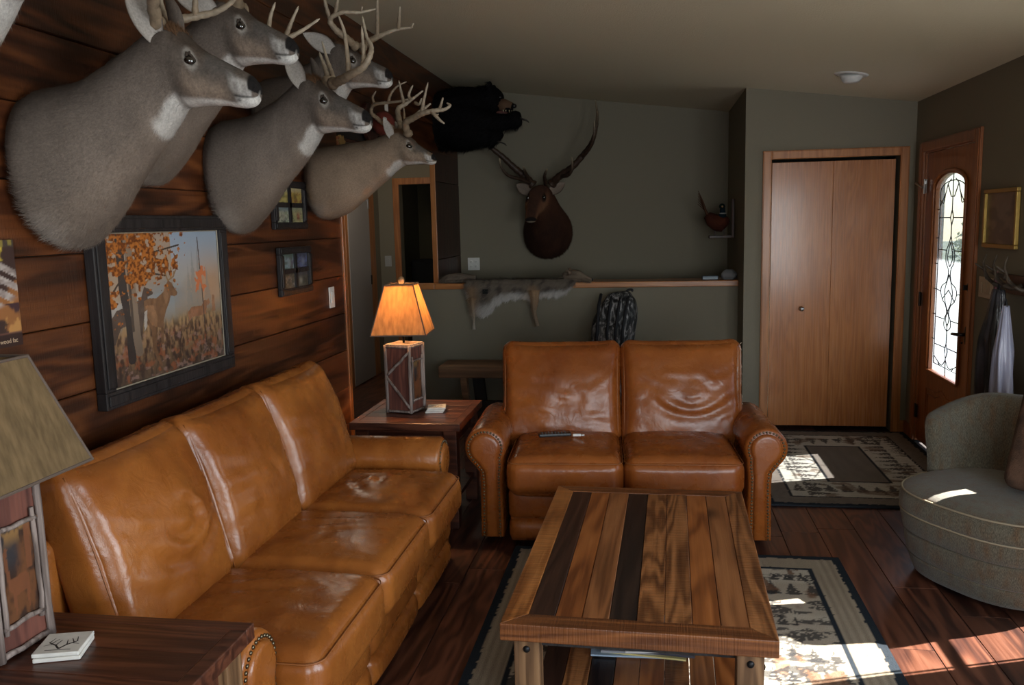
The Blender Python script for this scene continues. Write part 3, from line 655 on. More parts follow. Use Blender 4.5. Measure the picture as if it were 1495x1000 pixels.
for sx in (-1, 1):
    for sy in (-1, 1):
        cx, cy = sx*(tw/2-.075), sy*(tl/2-.06)
        lg = obj('leg', MB().box(-.038, .038, -.038, .038, 0, zt-th), table_wood['leg'], TT, bevel=.003, loc=(cx, cy, 0))
        obj('bolt', MB().ell((0, sy*.038, .355), (.011, .008, .011), 12, 6), black_metal, lg, smooth=True); obj('bolt', MB().ell((sx*.038, 0, .33), (.008, .011, .011), 12, 6), black_metal, lg, smooth=True)
for s in (-1, 1): obj('apron', MB().box(-tw/2+.06, tw/2-.06, s*(tl/2-.085)-.01, s*(tl/2-.085)+.01, zt-th-.045, zt-th), dark_board, TT)
for i, c in enumerate(('dark', 'brown', 'black', 'tan', 'honey', 'brown', 'tan', 'honey')):
    k2 = (tw-.16)/8
    o = obj('shelf_plank', MB().box(-k2/2+.001, k2/2-.001, -tl/2+.06, tl/2-.06, -.024, 0), table_wood[c], TT, bevel=.0015, seg=1); o.location = (-(tw-.16)/2+(i+.5)*k2, 0, .170)
for s in (-1, 1): obj('shelf_rail', MB().box(-tw/2+.11, tw/2-.11, s*(tl/2-.045)-.015, s*(tl/2-.045)+.015, .12, .17), table_wood['brown'], TT, bevel=.002)
# magazines on the shelf
names = ['white', 'pale blue', 'yellow-edged', 'grey', 'black-spined', 'white', 'red-edged', 'cream', 'blue', 'white']
cols = [(.6, .6, .6), (.35, .45, .55), (.6, .5, .2), (.3, .3, .32), (.05, .05, .06), (.62, .6, .58), (.4, .12, .1), (.55, .5, .4), (.12, .2, .35), (.62, .62, .62)]
posn = ['at the bottom of', 'second from the bottom of', 'third from the bottom of', 'fourth from the bottom of', 'fifth from the bottom of', 'sixth from the bottom of', 'fourth from the top of', 'third from the top of', 'just under the top one of', 'on top of']
z = .1846; page = plain('magazine_pages', (.6, .58, .54), .6)
for i in range(10):
    h = rng.uniform(.004, .0075); a = math.radians(rng.uniform(-9, 9)+(14 if i == 5 else 0))
    t = thing('magazine', f'{names[i]} magazine {posn[i]} the stack on the coffee table shelf', 'magazine', (-.035+rng.uniform(-.03, .03)+(.05 if i in (4, 5) else 0), 2.80+rng.uniform(-.012, .012), z), PI/2+a, 'magazines under the coffee table')
    obj('cover', MB().box(-.105, .105, -.14, .14, 0, .0006).box(-.105, .105, -.14, .14, h-.0006, h).box(-.1056, -.105, -.14, .14, 0, h), plain('cover_'+str(i), cols[i], .3), t)
    obj('pages', MB().box(-.1045, .1035, -.139, .139, .0006, h-.0006), page, t); z += h+.0002
# ---------------------------------------------------------------- end tables
def end_table(label, x0, x1, y0, y1, zt, lip=True):
    cx, cy = (x0+x1)/2, (y0+y1)/2; t = thing('end_table', label, 'table', (cx, cy, 0)); w, d = x1-x0, y1-y0
    n = 5
    for i in range(n):
        o = obj('top_plank', MB().box(-w/2+.04, w/2-.04, -(d-.08)/n/2+.0008, (d-.08)/n/2-.0008, -.03, 0), end_wood, t, bevel=.0012, seg=1); o.location = (0, -(d-.08)/2+(i+.5)*(d-.08)/n, zt-.0005)
    for s in (-1, 1):
        obj('top_border', MB().box(-w/2, w/2, min(s*d/2, s*(d/2-.04)), max(s*d/2, s*(d/2-.04)), zt-.04, zt), end_wood, t, bevel=.003)
        obj('top_border', MB().box(min(s*w/2, s*(w/2-.04)), max(s*w/2, s*(w/2-.04)), -d/2+.04, d/2-.04, zt-.04, zt), end_wood, t, bevel=.003)
        for q in (-1, 1):
            lg = obj('leg', MB().box(-.035, .035, -.035, .035, 0, zt-.04), table_wood['leg'] if lip else end_wood, t, bevel=.003, loc=(s*(w/2-.06), q*(d/2-.06), 0))
    for q in ((-w/2+.05, w/2-.05, -d/2+.05, -d/2+.07), (-w/2+.05, w/2-.05, d/2-.07, d/2-.05), (-w/2+.05, -w/2+.07, -d/2+.07, d/2-.07), (w/2-.07, w/2-.05, -d/2+.07, d/2-.07)): obj('apron', MB().box(*q, zt-.13, zt-.04), end_wood, t)
    obj('lower_shelf', MB().box(-w/2+.04, w/2-.04, -d/2+.04, d/2-.04, .14, .165), end_wood, t, bevel=.002)
    return t
end_table('dark wood end table in the corner between sofa and loveseat', -1.595, -.990, 4.30, 4.92, .58, False)
end_table('dark wood end table in the near left corner beside the sofa arm', -1.62, -.945, 1.17, 1.835, .68)
# ---------------------------------------------------------------- lamps
def shade_mat(name, col):
    m, N, L, p = mat(name); tc = N.new('ShaderNodeTexCoord'); mp = N.new('ShaderNodeMapping'); mp.inputs['Scale'].default_value = (60, 60, 5)
    n = N.new('ShaderNodeTexNoise'); n.inputs['Scale'].default_value = 1; n.inputs['Detail'].default_value = 5; L.new(tc.outputs['Object'], mp.inputs[0]); L.new(mp.outputs[0], n.inputs['Vector'])
    r = N.new('ShaderNodeValToRGB'); r.color_ramp.elements[0].position = .3; r.color_ramp.elements[1].position = .65
    r.color_ramp.elements[0].color = (*[c*.62 for c in col], 1); r.color_ramp.elements[1].color = (*col, 1); L.new(n.outputs[0], r.inputs[0])
    d = N.new('ShaderNodeBsdfDiffuse'); t = N.new('ShaderNodeBsdfTranslucent'); x = N.new('ShaderNodeMixShader'); x.inputs[0].default_value = .66
    L.new(r.outputs[0], d.inputs[0]); L.new(r.outputs[0], t.inputs[0]); L.new(d.outputs[0], x.inputs[1]); L.new(t.outputs[0], x.inputs[2]); L.new(x.outputs[0], N['Material Output'].inputs['Surface']); return m
shade_m = shade_mat('rawhide_shade_lit', (.58, .40, .22)); shade_dim = shade_mat('rawhide_shade_unlit', (.46, .325, .18)); rim_m = plain('shade_rim', (.10, .07, .055), .8)  # lamp light put into the colour: paler shade when lit, darker when off
diff_m = shade_mat('upglow_baffle_white', (.75, .70, .62))
def pic_lamp(a, b):   # little print on the lamp's framed panel: deer in warm brush
    n = fbm(a*6, b*6, 5); c = mixc((.035, .018, .013), (.13, .052, .022), ss(.35, .65, n)); c = mixc(c, (.03, .03, .035), ss(.45, .7, b)*ss(.7, .4, a)*.9)
    c = mixc(c, (.22, .12, .045), ss(.75, .95, b)*ss(.35, .6, fbm(a*9, b*9, 8)))
    for P in ([(.2, .45), (.7, .48), (.8, .42), (.78, .3), (.75, .08), (.71, .08), (.68, .28), (.4, .26), (.36, .06), (.31, .06), (.28, .3), (.18, .36)], [(.2, .36), (.26, .46), (.2, .7), (.24, .78), (.18, .82), (.08, .74), (.12, .68), (.14, .5)], [(.75, .5), (.92, .5), (.94, .98), (.76, .98)]):
        c = mixc(c, (.17, .062, .028), inpoly(a, b, P)*.85)
    return c
def table_lamp(label, loc, rotz, on, srot):
    t = thing('table_lamp', label, 'lamp', loc, rotz); w = .076; h = .375
    bs = obj('base', MB().box(-w+.006, w-.006, -w+.006, w-.006, .004, h-.004), red_board, t)
    def tw_(name, a, b, r=.008):
        a, b = np.array(a, float), np.array(b, float); q = [a+(b-a)*s+rng.normal(0, .0012, 3) for s in np.linspace(0, 1, 6)]
        return obj(name, MB().tube(q, [r*rng.uniform(.9, 1.1) for _ in q], 7), twig, bs, smooth=True)
    for sx in (-1, 1):
        for sy in (-1, 1): tw_('corner_twig', (sx*w, sy*w, 0), (sx*w, sy*w, h+.004), .0095)
    for zc in (.008, h-.004):
        for s in (-1, 1): tw_('edge_twig', (-w, s*w, zc), (w, s*w, zc), .007); tw_('edge_twig', (s*w, -w, zc), (s*w, w, zc), .007)
    for s in (-1, 1):
        tw_('brace', (w-.004, s*w, h-.03), (-w+.006, s*w, h*.56), .008); tw_('brace', (-w+.006, s*w, h*.52), (w-.006, s*w, .03), .008)
    for s in (-1, 1):       # framed print on the two other sides
        P = lambda a, b, s=s: np.stack([np.full_like(a, s*(w-.001)), (a-.5)*.10*s, .075+b*.215], 1)
        picgrid('print', pic_lamp, .1, .2, 30, 60, printm, bs, P)
        for a, b in (((-.058, .07), (.058, .07)), ((-.058, .292), (.058, .292)), ((-.053, .055), (-.053, .315)), ((.053, .055), (.053, .315))): tw_('picture_twig', (s*(w+.003), a[0], a[1]), (s*(w+.003), b[0], b[1]), .006)
    obj('base_top', MB().box(-w-.002, w+.002, -w-.002, w+.002, h-.002, h+.010), twig, bs, bevel=.003)
    z0, z1, a, b = (.443, .715, .152, .079) if on else (.400, .662, .163, .083)
    obj('stem', MB().tube([(0, 0, h), (0, 0, z1-.01)], .007, 10).tube([(0, 0, .49), (0, 0, .55)], .015, 12), bronze, t, smooth=True)
    def ring(r, z, o=0): return [(x, y, z) for x, y in (rot2(-r, -r, srot), rot2(r, -r, srot), rot2(r, r, srot), rot2(-r, r, srot))]
    mb = MB(); mb.loft([ring(a, z0), ring(b, z1)], False, False); mb.loft([ring(a-.002, z0), ring(b-.002, z1)], False, False); mb.f.append((0, 1, 9, 8)); mb.f = mb.f[:-1]
    so = obj('lamp_shade', mb, shade_m if on else shade_dim, t, fix=False)
    obj('upglow_baffle', MB().prism([p[:2] for p in ring(b-.004, 0)], lambda x_, y_, z_: (x_, y_, z_), z1-.012, z1-.008), diff_m, so)  # added plate that softens and cuts the bulb's upward light
    rm = MB()
    for r, z in ((a, z0), (b, z1)): q = ring(r, z); rm.tube(q+[q[0]], .004, 6)
    q0, q1 = ring(a, z0), ring(b, z1)
    for i in range(4): rm.tube([q0[i], q1[i]], .0035, 6)
    obj('shade_rim', rm, rim_m, so)
    bulb_m = plain('bulb_lit' if on else 'bulb_off', (.8, .75, .65), .4, emit=((1, .62, .28), 14) if on else None)
    obj('bulb', MB().lathe([(.012, .535), (.013, .55), (.028, .575), (.030, .60), (.020, .628), (.002, .637)], 16), bulb_m, t, smooth=True)
    obj('finial', MB().tube([(-b, 0, z1-.004), (b, 0, z1-.004)], .002, 5).lathe([(.006, z1-.005), (.017, z1+.010), (.019, z1+.023), (.012, z1+.037), (.002, z1+.041)], 12), bronze if not on else plain('finial_wood', (.35, .2, .1), .5), t, smooth=True)
    if on:
        l = bpy.data.lights.new('bulb_light', 'POINT'); l.energy = 30; l.color = (1, .56, .24); l.shadow_soft_size = .03
        lo = bpy.data.objects.new('bulb_light', l); COL.objects.link(lo); lo.parent = t; lo.location = (0, 0, .655)
    return t
table_lamp('lit lamp with glowing square shade on the corner end table', (-1.365, 4.61, .583), math.radians(-14), True, math.radians(19))
table_lamp('unlit lamp with tan shade and deer print base at the left edge', (-1.485, 1.655, .683), math.radians(-3), False, math.radians(3))
# coasters: square white stones with a black antler mark
def coaster(label, x, y, z, rz, ink, group):
    t = thing('coaster', label, 'coaster', (x, y, z), rz, group)
    obj('tile', MB().box(-.05, .05, -.05, .05, 0, .0095), stone, t, bevel=.002)
    if ink:
        m = MB()
        for s in (-1, 1):
            m.tube([(0, -.03, .0097), (s*.012, -.012, .0097), (s*.03, .002, .0097), (s*.024, .024, .0097)], [.003, .0028, .0022, .001], 4)
            m.tube([(s*.012, -.012, .0097), (s*.006, .012, .0097)], [.002, .001], 4); m.tube([(s*.024, -.003, .0097), (s*.014, .018, .0097)], [.002, .001], 4); m.tube([(s*.02, -.005, .0097), (s*.038, -.012, .0097)], [.002, .001], 4)
        m.tube([(-.028, -.034, .0097), (.028, -.036, .0097)], .0016, 4); m.v = [(a, b, .0094+(c-.0097)*.25) for a, b, c in m.v]
        obj('antler_mark', m, ink, t)
    return t
coaster('lower white stone coaster of the pair on the near left end table', -1.316, 1.652, .6805, math.radians(18), None, 'coasters on the near end table')
coaster('upper white coaster with a black antler mark on the near left end table', -1.318, 1.654, .6905, math.radians(16), inkm, 'coasters on the near end table')
brown_ink = plain('brown_ink', (.14, .04, .02), .6)
for i, l in enumerate(('bottom white coaster of the stack beside the lit lamp', 'middle white coaster of the stack beside the lit lamp', 'top white coaster with brown mark in the stack by the lit lamp')):
    coaster(l, -1.195+.004*i, 4.60+.003*i, .5805+.0102*i, math.radians(6+3*i), brown_ink if i == 2 else None, 'coasters beside the lit lamp')
# remote and small white case on the loveseat
t = thing('remote_control', 'black remote control lying on the loveseat seat', 'remote', (-.495, 4.35, .513), math.radians(14))
obj('body', MB().box(-.085, .085, -.024, .024, 0, .018), plain('black_plastic', (.012, .012, .013), .35), t, bevel=.006, seg=3)
bt = MB()
for i in range(8):
    for j in range(3): bt.ell((-.066+.017*i, -.013+.013*j, .018), (.005, .004, .002), 8, 4)
obj('buttons', bt, plain('button_grey', (.08, .08, .085), .5), t, smooth=True, kind='stuff')
t = thing('lighter', 'small white lighter lying on the loveseat beside the remote', 'lighter', (-.37, 4.36, .512), math.radians(4))
obj('body', MB().box(-.032, .012, -.010, .010, 0, .013), white_plastic, t, bevel=.004, seg=3); obj('cap', MB().box(.012, .030, -.009, .009, .001, .012), steel, t, bevel=.003)
# ---------------------------------------------------------------- rugs
def rug_grid(name, label, x0, x1, y0, y1, fn, res, zt=.012):
    t = thing(name, label, 'rug', ((x0+x1)/2, (y0+y1)/2, .0012)); w, d = x1-x0, y1-y0; nx, ny = int(w/res), int(d/res)
    fr = .0012
    pl = lambda a, b: np.stack([(a-.5)*w, (b-.5)*d, zt-.0012+.0012*vn(a*w*70, b*d*70, 3)], 1)
    picgrid('pile', lambda a, b: fn(a*w, b*d, w, d), w, d, nx, ny, rugm, t, pl)
    q = edge_loop(w-.006, d-.006, .005, .02); obj('bound_edge', MB().tube(q, .0062, 6), plain('rug_binding', (.018, .022, .028), .95, bump=.5), t, smooth=True)
    obj('backing', MB().box(-w/2+.004, w/2-.004, -d/2+.004, d/2-.004, 0, .006), plain('rug_backing', (.05, .05, .05), .95), t)
    return t
NAVY = (.020, .027, .036); BEIGE = (.36, .30, .225); CREAM = (.50, .455, .375); DARKC = (.035, .035, .037); TAUPE = (.19, .155, .125)
def conif(x, y, s, seed):
    """rows of little firs seen from the side: 1 where a tree is"""
    k = np.floor(x/s); u = x/s-k-.5; hh = .6+.4*_h(k.astype(np.int64), np.full_like(k, seed).astype(np.int64), 3); v = y/(s*1.8*hh)
    tri = (1-v)*.5*(.55+.45*np.abs(np.sin(v*16))); return ((np.abs(u) < tri) & (v > 0) & (v < 1)).astype(float)
def rug_area(x, y, w, d):
    e = np.minimum(np.minimum(x, w-x), np.minimum(y, d-y)); j = .004*(vn(x*60, y*60, 9)-.5)*2; e = e+j
    plaid = .86+.14*np.sin((w-x)*190)*(vn(x*8, y*2, 4) > .45)+.10*(vn(x*90, y*14, 6)-.5)
    c = np.asarray(BEIGE)*plaid[..., None]*(1+.18*(fbm(x*5, y*5, 2)-.5))[..., None]
    c = mixc(c, NAVY, (e < .036)*1.); c = mixc(c, NAVY, (np.abs(e-.158) < .011)*1.)
    ins = (e > .170)*1.
    lodge = fbm(x*7+3, y*5, 21, 4); n2 = vn(x*130, y*130, 14); n3 = fbm(x*30, y*9, 31, 3)
    sc = mixc(CREAM, (.40, .35, .28), ss(.4, .6, fbm(x*3, y*4, 13)))
    rows = np.zeros_like(x)
    for k in range(14): rows = np.maximum(rows, conif(x+k*.071, y-(.12+k*.145), .06+.012*(k % 3), k)*(vn(x*3+k, y*0+k*1.7, 41) > .42))
    sc = mixc(sc, DARKC, np.clip(rows*(n2 > .18)*.9, 0, 1)); sc = mixc(sc, (.16, .085, .05), ss(.60, .68, lodge)*(n3 > .45)*.85); sc = mixc(sc, DARKC, ss(.56, .62, fbm(x*11, y*22, 25, 3))*(n2 > .3)*.85)
    return mixc(c, sc, ins)
def rug_entry(x, y, w, d):
    e = np.minimum(np.minimum(x, w-x), np.minimum(y, d-y))+.004*(vn(x*60, y*60, 9)-.5)*2; cx, cy = np.abs(x-w/2), np.abs(y-d/2)
    c = np.asarray(TAUPE)*(1.05+.2*(vn(x*60, y*60, 3)-.5)+.25*(vn(x*9, y*2, 6)-.5))[..., None]
    c = mixc(c, NAVY, (e < .034)*1.); ins = (e > .15)*1.; n2 = vn(x*140, y*140, 14)
    sc = np.asarray(CREAM)*(.9+.2*vn(x*30, y*70, 2))[..., None]; tr = np.zeros_like(x)
    for k in range(3):
        for (p, q) in ((x, y-.155-.05*k), (x, d-y-.155-.05*k), (y, x-.155-.05*k), (y, w-x-.155-.05*k)): tr = np.maximum(tr, conif(p+k*.05, q, .05+.02*k, k+50)*(vn(p*4+k, q*0+k, 61) > .38))
    sc = mixc(sc, (.06, .05, .045), np.clip(tr*(n2 > .2)*.9, 0, 1)); sc = mixc(sc, (.15, .09, .055), ss(.6, .68, fbm(x*8, y*12, 33))*.7)
    c = mixc(c, sc, ins); c = mixc(c, DARKC, (np.abs(e-.15) < .006)*1.)
    ic = (np.maximum(cx-.178, cy-.425) < 0)*1.; c = mixc(c, np.asarray(TAUPE)*(1+.15*(vn(x*40, y*8, 5)-.5))[..., None], ic)
    return mixc(c, DARKC, (np.abs(np.maximum(cx-.178, cy-.425)) < .009)*1.)
rug_grid('area_rug', 'beige lodge rug with navy edge and fir trees under the coffee table', -.672, .876, 1.93, 4.085, rug_area, .0072)
rug_grid('entry_rug', 'taupe lodge rug with a plain centre panel by the front door', .655, 1.845, 4.855, 6.61, rug_entry, .0085)
# ---------------------------------------------------------------- bench and backpack
t = thing('bench', 'thick rustic wooden bench against the half wall behind the loveseat', 'bench', (-.75, 6.80, 0))
obj('seat_slab', MB().box(-.935, .935, -.175, .175, .395, .49), bench_wood, t, bevel=.006)
for s in (-1, 1):
    a = obj('leg', MB().beam((s*.70, -.12, 0), (s*.74, -.12, .395), .05, .06, (0, 1, 0)), bench_wood, t); obj('leg', MB().beam((s*.62, .06, 0), (s*.66, .06, .395), .09, .06, (0, 1, 0)), dark_board, t)
obj('stretcher', MB().box(-.66, .66, -.02, .02, .12, .18), dark_board, t, bevel=.003)
m, N, L, p = mat('camo_cloth'); tc = N.new('ShaderNodeTexCoord'); mp = N.new('ShaderNodeMapping'); mp.inputs['Scale'].default_value = (26, 26, 9); L.new(tc.outputs['Object'], mp.inputs[0])
n = N.new('ShaderNodeTexNoise'); n.inputs['Scale'].default_value = 1; n.inputs['Detail'].default_value = 5; n.inputs['Distortion'].default_value = 1.5; L.new(mp.outputs[0], n.inputs['Vector'])
r = N.new('ShaderNodeValToRGB'); r.color_ramp.interpolation = 'CONSTANT'; e = r.color_ramp.elements; e[0].color = (.012, .012, .013, 1); e[1].position = .46; e[1].color = (.07, .07, .068, 1)
q = e.new(.55); q.color = (.24, .23, .23, 1); q = e.new(.63); q.color = (.42, .41, .42, 1); L.new(n.outputs[0], r.inputs[0]); L.new(r.outputs[0], p.inputs['Base Color']); p.inputs['Roughness'].default_value = .6; camo = m
t = thing('backpack', 'grey camouflage backpack with black straps standing on the bench', 'backpack', (-.30, 6.84, .525), math.radians(-8))
v, f = cushion(.31, .19, .50, .07, (.02, .03, .03), 20, (), 1, .012, 5); v[:, 0] *= (1-.22*ss(.05, .25, v[:, 2])); v[:, 0] += .05*ss(-.1, .25, v[:, 2]); v[:, 2] += .12*np.clip(v[:, 0], -1, 1)*ss(0, .2, v[:, 2])
npobj('main_compartment', v+np.array((0, 0, .25)), f, camo, t)
v, f = cushion(.23, .10, .28, .045, (.01, .02, .02), 14, (), 1, .008, 8); npobj('front_pocket', v+np.array((-.02, -.115, .16)), f, camo, t)
blk = plain('black_webbing', (.010, .010, .013), .7, bump=.3)
for x0, x1 in ((-.10, -.085), (-.02, .005), (.045, .075), (.10, .135)): obj('strap', MB().tube([(x0, -.175, .05), (x0+.01, -.178, .25), (x1, -.13, .44), (x1, -.03, .515)], [.013]*4, 6), blk, t, smooth=True)
obj('haul_loop', MB().tube(spl([(.09, .02, .515), (.12, .02, .545), (.155, .02, .548), (.15, .02, .535)], 4), .009, 6), blk, t, smooth=True)
# ---------------------------------------------------------------- mounted animals
def crings(R, n):
    R = np.array(R, float); k = len(R); Q = np.vstack([2*R[0]-R[1], R, 2*R[-1]-R[-2]]); tt = np.linspace(0, k-1-1e-6, n); i = tt.astype(int); t = (tt-i)[:, None]
    a, b, c, d = Q[i], Q[i+1], Q[i+2], Q[np.minimum(i+3, k+1)]
    return .5*((2*b)+(c-a)*t+(2*a-5*b+4*c-d)*t*t+(3*b-a-3*c+d)*t**3), tt
def body_surface(R, n=120, m=72, pw=2.15, side=None, egg=0.):
    """loft whose rings are given by a top and a bottom point in the mirror plane and a half width"""
    r, tk = crings(R, n); a = np.linspace(0, 2*PI, m, endpoint=False); ca, sa = np.cos(a), np.sin(a)
    cx = np.sign(ca)*np.abs(ca)**(2/pw); sx = np.sign(sa)*np.abs(sa)**(2/pw)
    C = (r[:, 0:2]+r[:, 2:4])/2; H = (r[:, 0:2]-r[:, 2:4])/2
    hw = r[:, 4][:, None]*(1+egg*-cx[None, :])
    V = np.zeros((n, m, 3)); V[..., 0] = C[:, None, 0]+H[:, None, 0]*cx; V[..., 2] = C[:, None, 1]+H[:, None, 1]*cx; V[..., 1] = hw*sx
    return V, tk, a
def quads(n, m):
    i, j = np.meshgrid(np.arange(n-1), np.arange(m), indexing='ij'); k = (j+1) % m
    return np.stack([i*m+j, i*m+k, (i+1)*m+k, (i+1)*m+j], -1).reshape(-1, 4)
def gridnormals(V):
    du = np.gradient(V, axis=0); dv = np.roll(V, -1, 1)-np.roll(V, 1, 1); N_ = np.cross(dv, du); N_ /= np.maximum(np.linalg.norm(N_, axis=-1, keepdims=True), 1e-9)
    c = V.mean(1, keepdims=True); s = np.sign(((V-c)*N_).sum(-1).mean()); return N_*s
def strands(name, parent, P, Nn, D, C, L, Wd, lift, mat_, jit=.35):
    """short hairs as single slim triangles lying along D"""
    n = len(P); d = D+Nn*lift+rng.normal(0, jit, (n, 3))*.5; d /= np.linalg.norm(d, axis=1)[:, None]
    s = np.cross(d, Nn); s /= np.maximum(np.linalg.norm(s, axis=1)[:, None], 1e-9); L = np.broadcast_to(L, n)*rng.uniform(.6, 1.25, n); w = np.broadcast_to(Wd, n)
    base = P-Nn*.002; v = np.empty((n, 3, 3)); v[:, 0] = base-s*w[:, None]/2; v[:, 1] = base+s*w[:, None]/2; v[:, 2] = base+d*L[:, None]
    c = np.repeat((C*rng.uniform(.78, 1.22, (n, 1)))[:, None], 3, 1); c[:, 2] *= 1.12; nn = np.repeat(Nn[:, None], 3, 1)+rng.normal(0, .10, (n, 1, 3))
    nn /= np.linalg.norm(nn, axis=-1, keepdims=True)
    return npobj(name, v.reshape(-1, 3), np.arange(n*3).reshape(-1, 3), mat_, parent, col=c.reshape(-1, 3), nor=nn.reshape(-1, 3), kind='stuff')
def sample_grid(V, N_, C, w, n):
    """random points on a grid surface, weighted by area*w"""
    A = np.linalg.norm(np.cross(np.gradient(V, axis=0), (np.roll(V, -1, 1)-np.roll(V, 1, 1))/2), axis=-1)*w; k = rng.choice(A.size, n, p=(A/A.sum()).ravel())
    i, j = np.unravel_index(k, A.shape); u, t = rng.random(n)[:, None], rng.random(n)[:, None]; i2 = np.minimum(i+1, V.shape[0]-1); j2 = (j+1) % V.shape[1]
    def q(X): return (X[i, j]*(1-u)+X[i2, j]*u)*(1-t)+(X[i, j2]*(1-u)+X[i2, j2]*u)*t
    fl = V[np.maximum(i-1, 0), j]-V[i2, j]; fl /= np.maximum(np.linalg.norm(fl, axis=1)[:, None], 1e-9)
    return q(V), q(N_), q(C), fl, i, j
def ear(name, parent, base, tip, face, width, inner, outer, n=14, m=11, cup=.9):
    base, tip, face = (np.array(x, float) for x in (base, tip, face)); d = tip-base; L = np.linalg.norm(d); d /= L; face = nrm(face-d*face.dot(d)); sd = np.cross(d, face)
    V = []; C = []
    for lay in (0, 1):
        for i in range(n):
            s = i/(n-1); wd = width*(math.sin(PI*(s*.90+.10))**.75)*(1-.25*s); 
            for j in range(m):
                th = (j/(m-1)*2-1)*1.25*cup; p = base+d*L*s+sd*wd*math.sin(th)/math.sin(1.25*cup)+face*wd*.9*(1-math.cos(th))-face*(.0045*lay*(1 if 0 < j < m-1 and i < n-1 else 0))
                V.append(p); e = abs(j/(m-1)*2-1); C.append(np.array(outer) if lay else mixc(inner, outer, np.array(ss(.72, 1.0, e)))*(1-.25*(1-e)*math.sin(PI*s)))
    F = []
    for lay in (0, 1):
        for i in range(n-1):
            for j in range(m-1):
                k = lay*n*m+i*m+j; q = (k, k+1, k+m+1, k+m); F.append(q if lay else q[::-1])
    o = npobj(name, np.array(V), np.array(F), coatm, parent, col=np.array(C)); return o
def antler(parent, strokes, off, r0, r1=.0035, col=(.20, .145, .095), tipc=(.42, .35, .265), name='antler', rt=.6, te=1.5):
    mb = MB(); roots = []
    for k, P in enumerate(strokes):
        q = spl(P, 7)-np.array(off); n = len(q); L_ = np.linalg.norm(np.diff(q, axis=0), axis=1).sum()
        ra = r0 if k == 0 else min(r0*rt, L_*.11+.002)
        rr = [ra+(r1-ra)*(i/(n-1))**1.15 for i in range(n)]
        if k == 0: rr[0] *= 1.35; rr[1] *= 1.15
        rr = [max(x*(1+.10*math.sin(i*2.1+k)), .0012) for i, x in enumerate(rr)]; rr[-1] = .0012
        c = [mixc(col, tipc, np.array(min(1, (i/(n-1))**te))) for i in range(n) for _ in range(9)]
        mb.tube(q, rr, 9, col=np.array(c))
    return obj(name, mb, antlerm, parent, smooth=True)
D_LONG = [(0, 2.035, -.0, 1.665, .195), (.05, 2.05, .055, 1.570, .230), (.135, 2.062, .150, 1.640, .190), (.21, 2.095, .235, 1.735, .150), (.27, 2.132, .305, 1.81, .122), (.325, 2.170, .365, 1.872, .100), (.37, 2.200, .412, 1.925, .086),
          (.415, 2.210, .447, 1.970, .080), (.453, 2.196, .482, 1.978, .079), (.490, 2.160, .516, 1.979, .076), (.526, 2.132, .548, 1.978, .063), (.563, 2.112, .582, 1.976, .050), (.600, 2.092, .614, 1.970, .043), (.638, 2.072, .642, 1.967, .040), (.664, 2.056, .660, 1.970, .038), (.680, 2.036, .672, 1.978, .030), (.685, 2.018, .678, 1.992, .010)]
D_SNEAK = [(0, 2.00, 0, 1.72, .07), (.06, 2.015, .08, 1.640, .165), (.17, 2.025, .185, 1.66, .160), (.26, 2.035, .28, 1.72, .135), (.345, 2.045, .365, 1.785, .108), (.41, 2.06, .435, 1.84, .092), (.455, 2.075, .485, 1.88, .083),
           (.50, 2.085, .528, 1.905, .078), (.535, 2.078, .562, 1.91, .077), (.570, 2.05, .594, 1.910, .073), (.598, 2.022, .615, 1.912, .060), (.625, 2.002, .638, 1.912, .048), (.650, 1.985, .658, 1.908, .042), (.673, 1.970, .676, 1.905, .039), (.692, 1.957, .688, 1.907, .036), (.703, 1.943, .697, 1.912, .028), (.707, 1.930, .703, 1.920, .010)]
GREY = dict(body=(.180, .144, .122), back=(.112, .091, .080), front=(.25, .195, .158), face=(.138, .111, .094), top=(.085, .063, .050))
WARM = dict(body=(.30, .215, .155), back=(.20, .145, .105), front=(.36, .26, .19), face=(.235, .175, .13), top=(.14, .10, .075))
